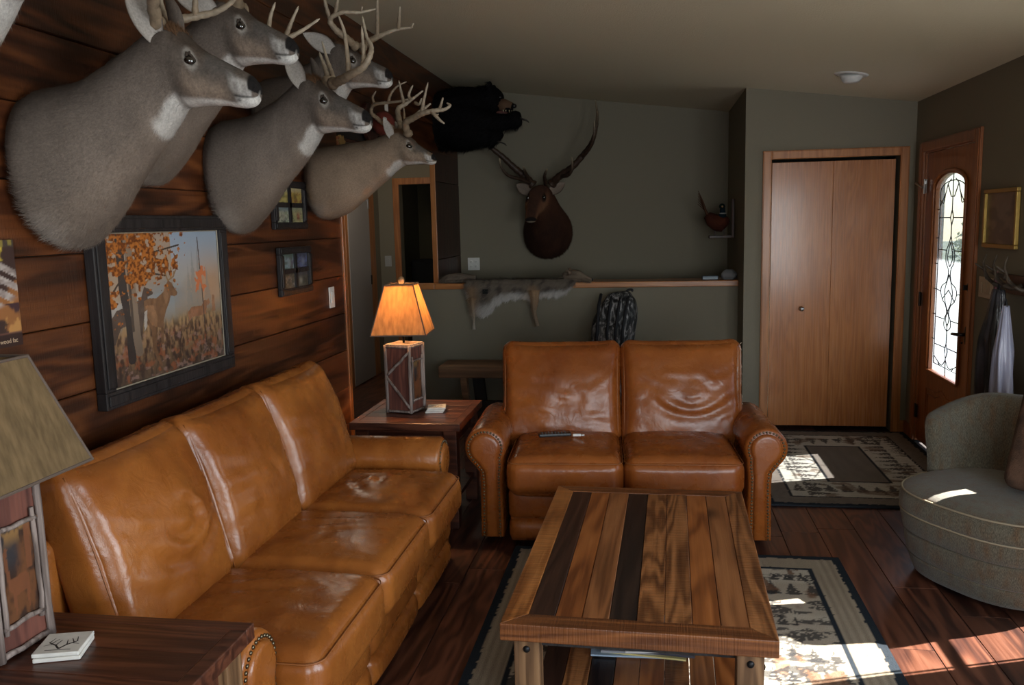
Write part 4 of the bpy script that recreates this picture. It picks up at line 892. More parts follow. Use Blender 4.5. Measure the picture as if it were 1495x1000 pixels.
def deer_paint(tk, a, pal):
    T, A = np.meshgrid(tk, a, indexing='ij'); c = np.cos(A); nz = fbm(T*2.2+30, A*2.0+np.where(A > PI, 2*PI-2*A, 0)*2.0+10, 3, 4)
    T2 = T+(nz-.5)*.9; c2 = c+(nz-.5)*.35
    C = np.broadcast_to(np.array(pal['body']), T.shape+(3,)).copy()
    C = mixc(C, pal['back'], ss(-.1, .95, c2)*.95); C = mixc(C, pal['front'], ss(-.35, -.95, c2)*.8)
    C = mixc(C, (.56, .51, .465), ss(-.40, -.85, c2)*ss(1.9, .5, T2)*.9)
    C = mixc(C, pal['face'], ss(6.4, 7.6, T2)); C = mixc(C, pal['top'], ss(.35, .8, c2)*ss(7.2, 8.0, T2)*ss(13.2, 12.2, T))
    C = mixc(C, (.115, .10, .09), ss(.05, .5, c2)*ss(9.9, 10.6, T)*ss(12.9, 12.3, T)*.9)
    C = mixc(C, (.30, .22, .165), ss(.1, -.4, c2)*ss(7.5, 9, T)*ss(12.4, 11.2, T)*.6)
    C = mixc(C, (.56, .53, .50), ss(-.60, -.80, c+(nz-.5)*.22)*ss(5.1, 5.7, T2)*ss(7.7, 7.0, T))             # throat patch
    C = mixc(C, (.66, .62, .58), ss(-.72, -.88, c)*ss(7.3, 7.9, T)*ss(14.5, 13.5, T))
    C = mixc(C, (.55, .53, .51), ss(.72, .25, c2)*ss(11.9, 12.9, T2+c*.5)*ss(14.9, 14.5, T)*(.75+.5*(nz-.5)))                      # muzzle band
    C = mixc(C, (.70, .68, .65), ss(-.45, -.60, c)*ss(12.2, 12.9, T))                                          # chin
    C = C*(1+.42*(fbm(T*1.3+50, np.sin(A)*2.2+np.cos(A)*2.2+50, 13, 4)-.5)+.30*(vn(T*9, A*14+np.where(A > PI, 7, 0), 15)-.5)*ss(5, 8, T))[..., None]
    nose = ss(13.95, 14.3, T+.35*c)*ss(-.08, .10, c); C = mixc(C, (.014, .012, .012), nose)
    C = mixc(C, (.012, .01, .01), np.exp(-((c+.43)/.055)**2)*ss(12.15, 12.5, T)*ss(14.9, 14.6, T)*.95)
    C = mixc(C, (.025, .02, .02), np.exp(-((c+.62)/.10)**2)*np.exp(-((T-12.75)/.28)**2)*.9)
    for A0 in (EYEA, 2*PI-EYEA):
        d = np.hypot((T-EYET)/.62, (A-A0)/.42); C = mixc(C, (.40, .365, .33), ss(1.05, .62, d)*.7); C = mixc(C, (.02, .016, .014), ss(.56, .44, d))
        C = mixc(C, (.09, .075, .065), np.exp(-((T-EYET-.9)/.5)**2-((A-A0-(.2 if A0 < PI else -.2))/.22)**2)*.8)
    return np.clip(C*.80, 0, 1)
EYET, EYEA = 9.3, 1.17
def deer(label, y0, dz, R, pal, strokes, turn=0, sc=1., earpose=0, hair=26000, es=1.):
    zc = 1.85+dz; root = thing('deer_mount', label, 'deer head', (XL+.001, y0, zc), 0, 'deer heads on the plank wall')
    R = np.array(R); R = R.copy(); R[:, 1] += dz; R[:, 3] += dz
    piv = np.array((0, zc)); 
    if sc != 1: R[:, 0] *= sc; R[:, 2] *= sc; R[:, 1] = zc+(R[:, 1]-zc)*sc; R[:, 3] = zc+(R[:, 3]-zc)*sc; R[:, 4] *= sc
    V, tk, a = body_surface(R, 150, 80)
    ck = np.cos(a)[None, :]; T, A = np.meshgrid(tk, a, indexing='ij')
    V[..., 2] -= zc
    # brow, eye hollow, cheek, nostril
    cen = V.mean(1, keepdims=True); rad = V-cen; rad /= np.maximum(np.linalg.norm(rad, axis=-1, keepdims=True), 1e-6)
    dsp = np.zeros_like(T)
    for A0 in (EYEA, 2*PI-EYEA):
        sg = 1 if A0 < PI else -1
        dsp += .010*np.exp(-((T-EYET+.1)/.55)**2-((A-A0+sg*.42)/.22)**2)-.007*np.exp(-((T-EYET-.85)/.5)**2-((A-A0)/.35)**2)+.006*np.exp(-((T-8.6)/.9)**2-((A-A0-sg*.95)/.4)**2)
        dsp += -.006*np.exp(-((T-14.75)/.22)**2-((A-A0+sg*.05)/.22)**2)+.003*np.exp(-((T-14.2)/.4)**2-((A-A0-sg*.0)/.5)**2)
        dsp += -.0025*np.exp(-((np.cos(A)+.43)/.05)**2)*ss(12.2, 12.6, T)*.5
        dsp += .010*np.exp(-((T-2.0)/1.0)**2-((A-sg*1.8 if sg > 0 else A-(2*PI-1.8))/.5)**2)
    dsp += .006*(fbm(T*1.6+9, np.sin(A)*3+9, 7, 3)-.5)*ss(6.5, 4, T)
    V += rad*dsp[..., None]*sc
    # turn of the head about a vertical axis
    up = R[6, 0]; 
    def bend(P):
        P = np.array(P, float); k = ss(up-.16, up+.06, P[..., 0])*turn; x = P[..., 0]-(up-.08); y = P[..., 1]
        f = x > 0; c_, s_ = np.cos(k), np.sin(k); X = np.where(f, x*c_-y*s_, x); Y = np.where(f, x*s_+y*c_, y); P[..., 0] = X+(up-.08); P[..., 1] = Y; return P
    V = bend(V); C = deer_paint(tk, a, pal); N_ = gridnormals(V); n, m = V.shape[:2]
    v = np.vstack([V.reshape(-1, 3), V[-1].mean(0)]); f = quads(n, m); i = np.arange(m); cap = np.stack([(n-1)*m+i, (n-1)*m+(i+1) % m, np.full(m, n*m), np.full(m, n*m)], 1)
    col = np.vstack([C.reshape(-1, 3), C[-1].mean(0)])
    me_f = [tuple(q) for q in f]+[tuple(q[:3]) for q in cap]
    mb = MB(); mb.v = [tuple(x) for x in v]; mb.f = me_f; mb.c = [tuple(x) for x in col]
    body = obj('body', mb, coatm, root, smooth=True)
    # hair: sparse on the face, long on the chest edge
    w = np.where(T < 7, 1., .9)*(T < 13.6); 
    for A0 in (EYEA, 2*PI-EYEA): w = w*(np.hypot((T-EYET)/.6, (A-A0)/.4) > 1)
    P, Nn, Cc, fl, ii, jj = sample_grid(V, N_, C, w, hair); tt = tk[ii]; cc = np.cos(a[jj])
    L = np.where(tt > 7.5, .008, .016)+.026*ss(2.0, .4, tt)*ss(.2, -.6, cc)
    strands('fur', body, P, Nn, fl, Cc, L*sc, np.where(tt > 7.5, .0011, .0019), .22, furm)
    # eyes
    def surf(t, A0):
        i_ = int(np.argmin(np.abs(tk-t))); j_ = int(np.argmin(np.abs(a-A0))); return V[i_, j_], N_[i_, j_]
    for A0 in (EYEA, 2*PI-EYEA):
        p, nn = surf(EYET, A0); obj('eye', MB().ell(p-nn*.0095*sc, (.0185*sc, .0185*sc, .0155*sc), 18, 12), eyem, root, smooth=True)
        q = []
        for k in range(9):
            s = -1+2*k/8; pp, n2 = surf(EYET+.30*s, A0+(1 if A0 < PI else -1)*(-.17*(1-s*s)-.02)); q.append(pp+n2*.004*sc)
        c_ = np.array(C[int(np.argmin(np.abs(tk-8.3))), 5])*.8
        obj('eyelid', MB().tube(q, [.0015]+[.0042*sc]*7+[.0015], 6, col=c_), coatm, root, smooth=True)
    # ears
    inn, out = (.38, .345, .315), tuple(np.array(pal['face'])*.95)
    for sg in (-1, 1):
        A0 = .98 if sg > 0 else 2*PI-.98; p, nn = surf(6.55, A0); fw = bend(np.array(((up+.2, 0, 0), (up+.3, 0, 0)))); fw = nrm(fw[1]-fw[0]); sdv = np.array((-fw[1], fw[0], 0))*sg
        if earpose == 0: tip = p+(sdv*.035+np.array((0, 0, .175))-fw*.05)*sc*es; face = fw*.65+sdv*.75
        elif earpose == 1: tip = p+(sdv*.10+np.array((0, 0, .125))-fw*.02)*sc; face = fw*.9+sdv*.3
        else: tip = p+(sdv*.09+np.array((0, 0, .07))-fw*.11)*sc; face = sdv*.8+fw*.4
        ear('ear', root, p-nn*.012+(tip-p)*.02, tip, face, .047*sc*es, inn, out)
    # antlers: one mesh per side
    for side in strokes: antler(root, side, (XL+.001, y0, zc), .0195*sc, .004)
    # hair tuft between the antlers
    i_ = int(np.argmin(np.abs(tk-7.7))); sel = rng.integers(i_-7, i_+6, 700); jj = rng.integers(-8, 9, 700) % len(a)
    strands('crown_tuft', body, V[sel, jj], N_[sel, jj], np.tile((-.6, 0, .5), (700, 1)), np.tile(np.array((.16, .085, .045)), (700, 1)), .022*sc, .002, .6, furm)
    return root
ANT = {
'D1':[[(-1.421,2.45,2.207),(-1.467,2.52,2.244),(-1.467,2.58,2.263),(-1.414,2.62,2.281),(-1.34,2.63,2.295),(-1.276,2.62,2.323),(-1.229,2.58,2.355)],
  [(-1.475,2.56,2.263),(-1.483,2.56,2.306),(-1.484,2.55,2.359)],
  [(-1.407,2.62,2.282),(-1.403,2.62,2.331),(-1.384,2.6,2.382)],
  [(-1.396,2.38,2.206),(-1.362,2.31,2.255),(-1.289,2.25,2.292),(-1.168,2.21,2.301),(-1.067,2.22,2.309)],
  [(-1.263,2.24,2.298),(-1.263,2.24,2.389)],
  [(-1.148,2.21,2.303),(-1.135,2.22,2.399)]],
'D2':[[(-1.387,2.9,2.37),(-1.422,3.04,2.329),(-1.393,3.12,2.3),(-1.35,3.17,2.319),(-1.287,3.18,2.347),(-1.212,3.18,2.387)],
  [(-1.35,3.17,2.319),(-1.329,3.18,2.372),(-1.293,3.18,2.436)],
  [(-1.393,3.12,2.302),(-1.382,3.12,2.382),(-1.357,3.12,2.44)],
  [(-1.365,2.82,2.359),(-1.294,2.72,2.411),(-1.181,2.68,2.445),(-1.073,2.68,2.427)],
  [(-1.181,2.68,2.445),(-1.164,2.68,2.555)]],
'D3':[[(-1.256,3.4,2.188),(-1.186,3.32,2.188),(-1.135,3.27,2.196),(-1.074,3.24,2.215),(-1.045,3.24,2.256),(-1.045,3.26,2.295),(-1.068,3.28,2.335),(-1.091,3.31,2.418)],
  [(-1.15,3.29,2.197),(-1.15,3.29,2.248),(-1.162,3.3,2.357),(-1.187,3.31,2.427)],
  [(-1.074,3.24,2.215),(-1.073,3.25,2.262),(-1.082,3.27,2.374)],
  [(-1.308,3.48,2.21),(-1.317,3.52,2.225),(-1.354,3.57,2.293),(-1.383,3.6,2.353)],
  [(-1.31,3.5,2.222),(-1.299,3.52,2.238),(-1.341,3.58,2.314),(-1.369,3.6,2.397)]],
'D4':[[(-1.329,4.0,2.442),(-1.316,4.1,2.494),(-1.266,4.15,2.53),(-1.205,4.18,2.555),(-1.127,4.18,2.56)],
  [(-1.291,4.13,2.515),(-1.286,4.13,2.621),(-1.281,4.13,2.721)],
  [(-1.199,4.18,2.554),(-1.193,4.18,2.611),(-1.187,4.18,2.661)],
  [(-1.137,4.18,2.557),(-1.123,4.18,2.579)],
  [(-1.331,3.92,2.433),(-1.35,3.85,2.459),(-1.378,3.8,2.486),(-1.394,3.78,2.526),(-1.332,3.77,2.549),(-1.261,3.79,2.549),(-1.191,3.81,2.564)],
  [(-1.394,3.78,2.526),(-1.405,3.76,2.589),(-1.409,3.75,2.664)],
  [(-1.364,3.77,2.545),(-1.347,3.77,2.619)],
  [(-1.254,3.79,2.549),(-1.247,3.79,2.574)]],
'D5':[[(-1.222,4.36,2.079),(-1.217,4.3,2.127),(-1.162,4.26,2.147),(-1.109,4.22,2.16),(-1.048,4.2,2.168),(-0.993,4.2,2.172),(-0.964,4.21,2.191),(-0.983,4.22,2.206)],
  [(-1.109,4.22,2.16),(-1.1,4.22,2.212),(-1.075,4.23,2.31)],
  [(-1.017,4.2,2.17),(-1.006,4.2,2.198),(-0.995,4.2,2.23)],
  [(-1.055,4.2,2.168),(-1.032,4.2,2.141),(-1.016,4.2,2.124),(-0.992,4.2,2.104)],
  [(-1.105,4.22,2.169),(-1.084,4.22,2.191),(-1.062,4.22,2.207)],
  [(-1.032,4.2,2.141),(-1.021,4.2,2.154)],
  [(-1.279,4.46,2.09),(-1.31,4.52,2.147),(-1.335,4.58,2.233),(-1.298,4.6,2.262),(-1.251,4.6,2.292),(-1.197,4.6,2.329)],
  [(-1.305,4.6,2.259),(-1.315,4.6,2.306),(-1.33,4.6,2.388)],
  [(-1.267,4.6,2.279),(-1.277,4.6,2.311),(-1.252,4.6,2.36)],
  [(-1.239,4.58,2.264),(-1.212,4.56,2.253),(-1.193,4.55,2.283)]],
'RACK':[[(-1.604,5.35,2.229),(-1.641,5.3,2.25),(-1.667,5.26,2.276),(-1.685,5.2,2.307),(-1.649,5.15,2.344),(-1.548,5.1,2.345),(-1.443,5.06,2.347),(-1.362,5.04,2.364),(-1.309,5.03,2.391)],
  [(-1.544,5.1,2.344),(-1.529,5.1,2.391),(-1.485,5.1,2.437),(-1.425,5.1,2.461)],
  [(-1.644,5.16,2.337),(-1.659,5.16,2.386),(-1.636,5.16,2.425)],
  [(-1.637,5.6,2.256),(-1.611,5.66,2.296),(-1.569,5.7,2.325),(-1.521,5.72,2.37),(-1.473,5.72,2.403)],
  [(-1.611,5.66,2.296),(-1.614,5.68,2.356),(-1.627,5.7,2.425)],
  [(-1.569,5.7,2.325),(-1.544,5.7,2.377),(-1.533,5.72,2.433)],
  [(-1.611,5.36,2.23),(-1.595,5.34,2.273),(-1.598,5.33,2.335)]],
'ELK':[[(-0.871,7.78,1.956),(-0.796,7.72,2.017),(-0.68,7.66,2.087),(-0.568,7.62,2.198),(-0.501,7.6,2.287),(-0.465,7.62,2.408),(-0.455,7.66,2.533),(-0.474,7.7,2.666)],
  [(-0.922,7.74,1.956),(-0.916,7.6,2.015),(-0.879,7.5,2.073)],
  [(-0.79,7.72,2.017),(-0.712,7.6,2.015),(-0.668,7.52,2.062),(-0.661,7.46,2.161)],
  [(-0.586,7.62,2.175),(-0.506,7.5,2.244),(-0.472,7.44,2.329),(-0.464,7.42,2.45)],
  [(-1.044,7.78,1.949),(-1.111,7.74,2.028),(-1.19,7.7,2.095),(-1.292,7.66,2.197),(-1.393,7.62,2.287),(-1.472,7.6,2.411),(-1.52,7.62,2.58),(-1.548,7.66,2.733)],
  [(-1.059,7.76,1.973),(-1.146,7.64,2.001),(-1.231,7.56,2.029),(-1.279,7.5,2.098),(-1.288,7.46,2.177)],
  [(-1.078,7.72,1.996),(-1.084,7.6,2.05),(-1.09,7.52,2.099)],
  [(-1.393,7.62,2.287),(-1.43,7.5,2.325),(-1.424,7.42,2.409)]],

}
deer('large grey deer head nearest the painting with upright ear and curved antler', 2.42, 0, D_LONG, GREY, [ANT['D1'][0:3], ANT['D1'][3:]], 0, 1.0, 0, 42000)
deer('high grey deer head behind the large one with its muzzle over a forked antler', 2.86, .195, D_LONG, GREY, [ANT['D2'][0:3], ANT['D2'][3:]], math.radians(-9), .95, 2, 26000)
deer('grey deer head above the photo frames with slender curled antlers', 3.52, .028, D_LONG, GREY, [ANT['D3'][0:3], ANT['D3'][3:]], math.radians(-10), 1.0, 0, 34000, .85)
deer('upper deer head near the ceiling with tall antlers against the ceiling edge', 3.98, .285, D_LONG, GREY, [ANT['D4'][4:], ANT['D4'][:4]], math.radians(-8), .93, 2, 20000)
deer('farthest warm brown deer head by the hall opening with many-pointed antlers', 4.44, .02, D_SNEAK, WARM, [ANT['D5'][:6], ANT['D5'][6:]], math.radians(-4), 1.0, 0, 22000, .58)
deer('partly cut-off pale deer head at the top left corner over the poster', 1.74, .145, D_LONG, GREY, [], 0, 1.0, 2, 22000)
# antler rack on a plaque behind the farthest deer
t = thing('antler_plaque', 'pair of loose antlers on a red felt plaque behind the farthest deer', 'antlers', (XL, 5.47, 2.30))
pq = []
for k in range(24):
    an = 2*PI*k/24; r_ = .12*(1+.18*math.cos(an*2)); pq.append((r_*math.cos(an), 1.25*r_*math.sin(an)-.02))
obj('plaque', MB().prism(pq, lambda a, b, x: (x, a, b), .003, .028), dark_wood, t, bevel=.004)
fe = MB(); fe.ell((.105, 0, -.03), (.075, .085, .075), 16, 10); obj('felt_cap', fe, plain('red_felt', (.15, .022, .012), .95, bump=.4), t, smooth=True)
for sd in (ANT['RACK'][:3], ANT['RACK'][3:5]): antler(t, [[(XL+.09, 5.47+(-.05 if sd[0][0][1] < 5.5 else .05), 2.28)]+list(sd[0])]+list(sd[1:]), (XL, 5.47, 2.30), .017, col=(.26, .17, .10))
tg = obj('tag', MB().box(.19, .191, -.235, -.165, .02, .075).box(.185, .186, -.245, -.185, -.07, -.02), plain('paper_tag', (.62, .62, .60), .6), t, label='two small white paper tags')
# small carved leaf on the wall under the third deer's nose
t = thing('leaf_ornament', 'small golden leaf ornament hanging below the antler plaque', 'ornament', (XL+.001, 4.93, 2.10))
lp = [(0, -.05), (.012, -.02), (.045, -.03), (.035, -.005), (.055, .02), (.028, .025), (.022, .05), (0, .035), (-.022, .05), (-.028, .025), (-.055, .02), (-.035, -.005), (-.045, -.03), (-.012, -.02)]
obj('leaf', MB().prism(lp, lambda a, b, x: (x, a, b+.0), .0, .02), plain('gold_leaf', (.42, .26, .09), .5), t, bevel=.002); obj('stem', MB().tube([(.012, 0, -.045), (.014, .01, -.085)], .004, 6), plain('gold_stem', (.35, .2, .07), .5), t)
# elk facing the room
EK = [(0, 1.74, 0, 1.34, .215), (.07, 1.765, .09, 1.285, .225), (.15, 1.80, .20, 1.36, .195), (.21, 1.845, .29, 1.47, .155), (.255, 1.89, .345, 1.565, .128), (.295, 1.925, .385, 1.62, .112), (.335, 1.942, .42, 1.655, .105),
      (.375, 1.945, .45, 1.68, .102), (.41, 1.925, .475, 1.68, .098), (.445, 1.885, .50, 1.672, .092), (.48, 1.835, .525, 1.66, .075), (.515, 1.785, .55, 1.65, .062), (.55, 1.735, .572, 1.635, .055), (.58, 1.69, .588, 1.62, .053), (.60, 1.66, .597, 1.615, .048), (.61, 1.64, .605, 1.622, .033), (.613, 1.632, .609, 1.626, .01)]
zc = 1.62; root = thing('elk_mount', 'brown elk head with long sweeping antlers facing the room from the far wall', 'elk head', (-.945, YE-.001, zc))
R = np.array(EK); R[:, 1] -= zc; R[:, 3] -= zc; V, tk, a = body_surface(R, 130, 72); T, A = np.meshgrid(tk, a, indexing='ij'); cen = V.mean(1, keepdims=True); rad = nrm(V-cen) if 0 else (V-cen)/np.maximum(np.linalg.norm(V-cen, axis=-1, keepdims=True), 1e-6)
dsp = np.zeros_like(T)
for A0 in (1.0, 2*PI-1.0):
    sg = 1 if A0 < PI else -1; dsp += .012*np.exp(-((T-8.9)/.6)**2-((A-A0+sg*.4)/.25)**2)-.008*np.exp(-((T-10)/.5)**2-((A-A0)/.35)**2)-.008*np.exp(-((T-14.6)/.3)**2-((A-A0)/.25)**2)
V += rad*dsp[..., None]
V = np.stack([V[..., 1]+ss(.25, .6, V[..., 0])*-.085, -V[..., 0], V[..., 2]], -1)     # faces -y, muzzle turned to the left
c = np.cos(A); nz = fbm(T*2+30, np.sin(A)*2+10, 5, 4); C = np.broadcast_to(np.array((.075, .032, .020)), T.shape+(3,)).copy()
C = mixc(C, (.035, .016, .011), ss(.2, -.7, c)*ss(7, 4, T)); C = mixc(C, (.17, .082, .045), ss(6.5, 8.5, T)*ss(.9, .2, c)); C = mixc(C, (.055, .028, .02), ss(.6, .9, c)*ss(7, 8, T)); C = mixc(C, (.10, .04, .022), (nz-.3)*.8)
C = mixc(C, (.012, .01, .01), ss(13.6, 14.1, T)*ss(-.45, -.3, c)); C = mixc(C, (.25, .20, .15), ss(-.45, -.6, c)*ss(12.8, 13.4, T))
for A0 in (1.0, 2*PI-1.0): d = np.hypot((T-9.2)/.6, (A-A0)/.4); C = mixc(C, (.02, .012, .01), ss(1.2, .6, d))
N_ = gridnormals(V); mb = MB(); mb.v = [tuple(x) for x in V.reshape(-1, 3)]; mb.f = [tuple(q) for q in quads(*V.shape[:2])]+[tuple((V.shape[0]-1)*V.shape[1]+j for j in range(V.shape[1]))]; mb.c = [tuple(x) for x in np.clip(C, 0, 1).reshape(-1, 3)]
body = obj('body', mb, coatm, root, smooth=True)
P, Nn, Cc, fl, ii, jj = sample_grid(V, N_, np.clip(C, .004, 1), np.where(T < 13.5, 1., 0), 22000); tt = tk[ii]
strands('fur', body, P, Nn, fl*1.0+np.array((0, 0, -.4)), Cc, np.where(tt > 7, .012, .036), .0028, .2, furm)
for A0 in (1.0, 2*PI-1.0):
    i_ = int(np.argmin(np.abs(tk-9.2))); j_ = int(np.argmin(np.abs(a-A0))); obj('eye', MB().ell(V[i_, j_]-N_[i_, j_]*.008, .019, 16, 10), eyem, root, smooth=True)
for sg in (-1, 1):
    b = np.array((sg*.085-.03, -.34, .255)); ear('ear', root, b, b+np.array((sg*.135, .03, .085)), (sg*.1, -1, .15), .058, (.28, .22, .18), (.07, .045, .035))
ea = ANT['ELK']
for sd in (ea[:4], ea[4:]): antler(root, sd, (-.945, YE-.001, zc), .036, .007, col=(.045, .024, .015), tipc=(.36, .29, .20), rt=.55, te=6)
# black bear half mount leaping out of the dark post
zb = 2.52; root = thing('bear_mount', 'black bear half mount with open jaws lunging from the dark post', 'bear', (XL+.002, 7.40, zb))
def lump(spec): return [(*p,) for p in spec]
bb = MB()
def limb(P, r): bb.tube(spl(P, 5), list(np.interp(np.linspace(0, 1, 5*(len(P)-1)+1), np.linspace(0, 1, len(r)), r)), 14)
limb([(.0, 0, -.02), (.12, 0, -.01), (.26, 0, .02), (.38, -.01, .06), (.46, -.02, .09)], [.235, .255, .245, .20, .13])
limb([(.30, 0, .07), (.40, -.01, .115), (.48, -.03, .125), (.55, -.045, .10)], [.14, .14, .12, .07])
limb([(.48, -.03, .09), (.56, -.045, .080), (.63, -.055, .060), (.655, -.058, .055)], [.075, .058, .045, .036])
limb([(.45, -.03, .03), (.52, -.04, -.015), (.570, -.05, -.055), (.588, -.052, -.068)], [.06, .042, .03, .022])
limb([(.18, -.13, -.0), (.36, -.17, -.05), (.50, -.19, -.075), (.64, -.19, -.072), (.71, -.19, -.055), (.745, -.19, -.05)], [.14, .115, .082, .062, .070, .048])
limb([(.16, -.12, -.08), (.28, -.17, -.14), (.40, -.20, -.17), (.50, -.21, -.19), (.545, -.22, -.21), (.56, -.22, -.225)], [.16, .135, .10, .07, .072, .05])
limb([(.2, 0, -.08), (.34, -.04, -.08), (.46, -.05, -.04)], [.2, .17, .09])
limb([(.22, .14, -.05), (.36, .20, -.12), (.5, .2, -.14)], [.10, .08, .06])
for s in (-1, 1): bb.ell((.475, s*.10-.01, .225), (.022, .042, .048), 12, 8)
bodyv = np.array(bb.v); body = obj('body', bb, plain('bear_hide', (.004, .0035, .0035), .95, spec=.1), root, smooth=True)
rm_ = body.modifiers.new('fuse', 'REMESH'); rm_.mode = 'VOXEL'; rm_.voxel_size = .011; rm_.use_smooth_shade = True
# fur from the lofted limbs
me = body.data; tri = np.array([(q[0], q[1], q[2]) for q in bb.f if len(q) == 4]+[(q[0], q[2], q[3]) for q in bb.f if len(q) == 4]); p0, p1, p2 = (bodyv[tri[:, k]] for k in range(3))
ar = np.linalg.norm(np.cross(p1-p0, p2-p0), axis=1); k = rng.choice(len(tri), 26000, p=ar/ar.sum()); u = rng.random((26000, 1)); w_ = rng.random((26000, 1)); fl_ = (u+w_) > 1; u = np.where(fl_, 1-u, u); w_ = np.where(fl_, 1-w_, w_)
P = p0[k]+(p1-p0)[k]*u+(p2-p0)[k]*w_; pn_ = np.zeros(len(me.polygons)*3); me.polygons.foreach_get('normal', pn_); pn_ = pn_.reshape(-1, 3); qi = [i for i, q in enumerate(bb.f) if len(q) == 4]; Nn = pn_[np.array(qi+qi)[k]]; cx = np.stack([P[:, 0], np.zeros(len(P)), np.where(P[:, 0] > .4, .05, 0)], 1)
ok = ~((P[:, 0] > .53) & (P[:, 2] > -.085) & (np.abs(P[:, 1]+.05) < .075)); P, Nn = P[ok], Nn[ok]
strands('fur', body, P, Nn, np.tile((-.75, 0, -.5), (len(P), 1)), np.tile(np.array((.008, .0075, .008)), (len(P), 1)), .055, .007, .45, bear_fur)
obj('muzzle', MB().tube([(.53, -.043, .088), (.59, -.052, .074), (.65, -.06, .060)], [.060, .054, .038], 12), plain('tan_muzzle', (.11, .055, .027), .8), root, smooth=True)
obj('nose', MB().ell((.668, -.06, .067), (.022, .026, .020), 12, 8), plain('black_nose', (.01, .01, .01), .3), root, smooth=True)
mo = MB(); mo.ell((.555, -.05, .012), (.060, .036, .030), 14, 8); obj('mouth', mo, plain('mouth_lining', (.16, .06, .05), .5), root, smooth=True)
obj('tongue', MB().ell((.548, -.058, -.022), (.052, .026, .014), 12, 8), plain('tongue', (.33, .22, .24), .4), root, smooth=True)
te = MB()
for x, y, z, l in ((.63, -.086, .032, -.038), (.63, -.036, .032, -.038), (.578, -.082, -.045, .034), (.578, -.03, -.045, .034), (.60, -.090, .034, -.016), (.58, -.092, .036, -.016), (.645, -.07, .032, -.014), (.645, -.05, .032, -.014), (.56, -.085, -.034, .016), (.54, -.085, -.026, .016)): te.tube([(x, y, z), (x+.002, y, z+l)], [.0065, .001], 7)
obj('teeth', te, plain('ivory', (.62, .52, .32), .4), root, smooth=True)
for s in (-1, 1): obj('eye', MB().ell((.553, s*.046-.042, .140), .011, 10, 8), eyem, root, smooth=True)
cl = MB()
for (x, y, z) in ((.775, -.19, -.065), (.585, -.22, -.245)):
    for j in range(5): cl.tube([(x-.05, y-.04+.02*j, z+.02), (x, y-.04+.02*j, z), (x+.02, y-.042+.021*j, z-.008), (x+.030, y-.042+.021*j, z-.024)], [.007, .006, .005, .001], 6)
obj('claws', cl, plain('claw', (.035, .03, .028), .4), root, smooth=True)
# ---------------------------------------------------------------- coyote pelt over the half wall cap
root = thing('coyote_pelt', 'grey and white coyote pelt draped over the half wall cap', 'pelt', (-1.1, 7.04, 1.126))
xs = [-1.515, -1.47, -1.44, -1.40, -1.34, -1.28, -1.22, -1.12, -1.02, -.985, -.95, -.91, -.88, -.82, -.76, -.70, -.655, -.61]
dp = [.06, .20, .25, .275, .27, .20, .150, .130, .118, .14, .16, .13, .11, .115, .115, .095, .055, .005]
bk = [.10, .15, .17, .18, .18, .18, .18, .175, .17, .17, .17, .17, .16, .14, .12, .10, .085, .06]
nx, nv = 120, 34; X = np.linspace(xs[0], xs[-1], nx); DP = np.interp(X, xs, dp)+.006*np.sin(X*90); BK = np.interp(X, xs, bk)
V = np.zeros((nx, nv, 3)); C = np.zeros((nx, nv, 3)); s = np.linspace(0, 1, nv)
for i in range(nx):
    Ltot = BK[i]+DP[i]; d = s*Ltot-BK[i]               # <0 on the cap, >0 hanging
    puff = .018*np.sin(PI*np.clip(s, 0, 1))**.5; r_ = .022
    y = np.where(d < 0, -d, -.0)-.012*ss(-.02, .02, d); z = np.where(d < 0, .006, -d+.006)
    V[i, :, 0] = X[i]+1.1; V[i, :, 1] = y-np.where(d > 0, puff+.004, 0); V[i, :, 2] = z+np.where(d <= 0, puff, 0)
    nzv = fbm(X[i]*9+np.zeros(nv)+40, s*4+3, 9); base = mixc((.19, .155, .125), (.085, .07, .06), ss(.45, .7, fbm(X[i]*22+np.zeros(nv)+40, s*9+3, 19)))
    c = mixc(base, (.60, .57, .545), ss(.45, .8, (d/np.maximum(DP[i], .03))+(nzv-.5)*.5)*(d > -.02))
    tan = np.exp(-((X[i]+1.46)/.05)**2)+np.exp(-((X[i]+.945)/.04)**2); c = mixc(c, (.30, .19, .11), np.clip(tan, 0, 1)*.8*ss(.0, .04, d)); C[i] = c
def closed(V, th=.006):
    n, m = V.shape[:2]; Nn = np.cross(np.gradient(V, axis=0), np.gradient(V, axis=1)); Nn /= np.maximum(np.linalg.norm(Nn, axis=-1, keepdims=True), 1e-9)
    if Nn[..., 2].mean()-Nn[..., 1].mean() < 0: Nn = -Nn
    return Nn
Nn = closed(V); n, m = nx, nv; Vb = V-Nn*.005; i, j = np.meshgrid(np.arange(n-1), np.arange(m-1), indexing='ij'); k = (i*m+j).ravel(); F = np.stack([k, k+1, k+m+1, k+m], 1)
F2 = np.vstack([F, F[:, ::-1]+n*m]); pel = npobj('hide', np.vstack([V.reshape(-1, 3), Vb.reshape(-1, 3)]), F2, coatm, root, col=np.vstack([C.reshape(-1, 3)]*2))
lgall = []
def leg(P, r, c0, c1, nm='leg'):
    lg = MB(); lgall.append((nm, lg))
    q = spl(P, 5); rr = np.interp(np.linspace(0, 1, len(q)), np.linspace(0, 1, len(r)), r); col = np.array([mixc(c0, c1, np.array(i/(len(q)-1))) for i in range(len(q)) for _ in range(10)]); lg.tube(q, rr, 10, col=col)
leg([(-.36, -.03, -.12), (-.365, -.03, -.20), (-.36, -.028, -.28), (-.362, -.028, -.34), (-.362, -.03, -.385)], [.035, .018, .010, .009, .014], (.30, .19, .11), (.5, .45, .38))
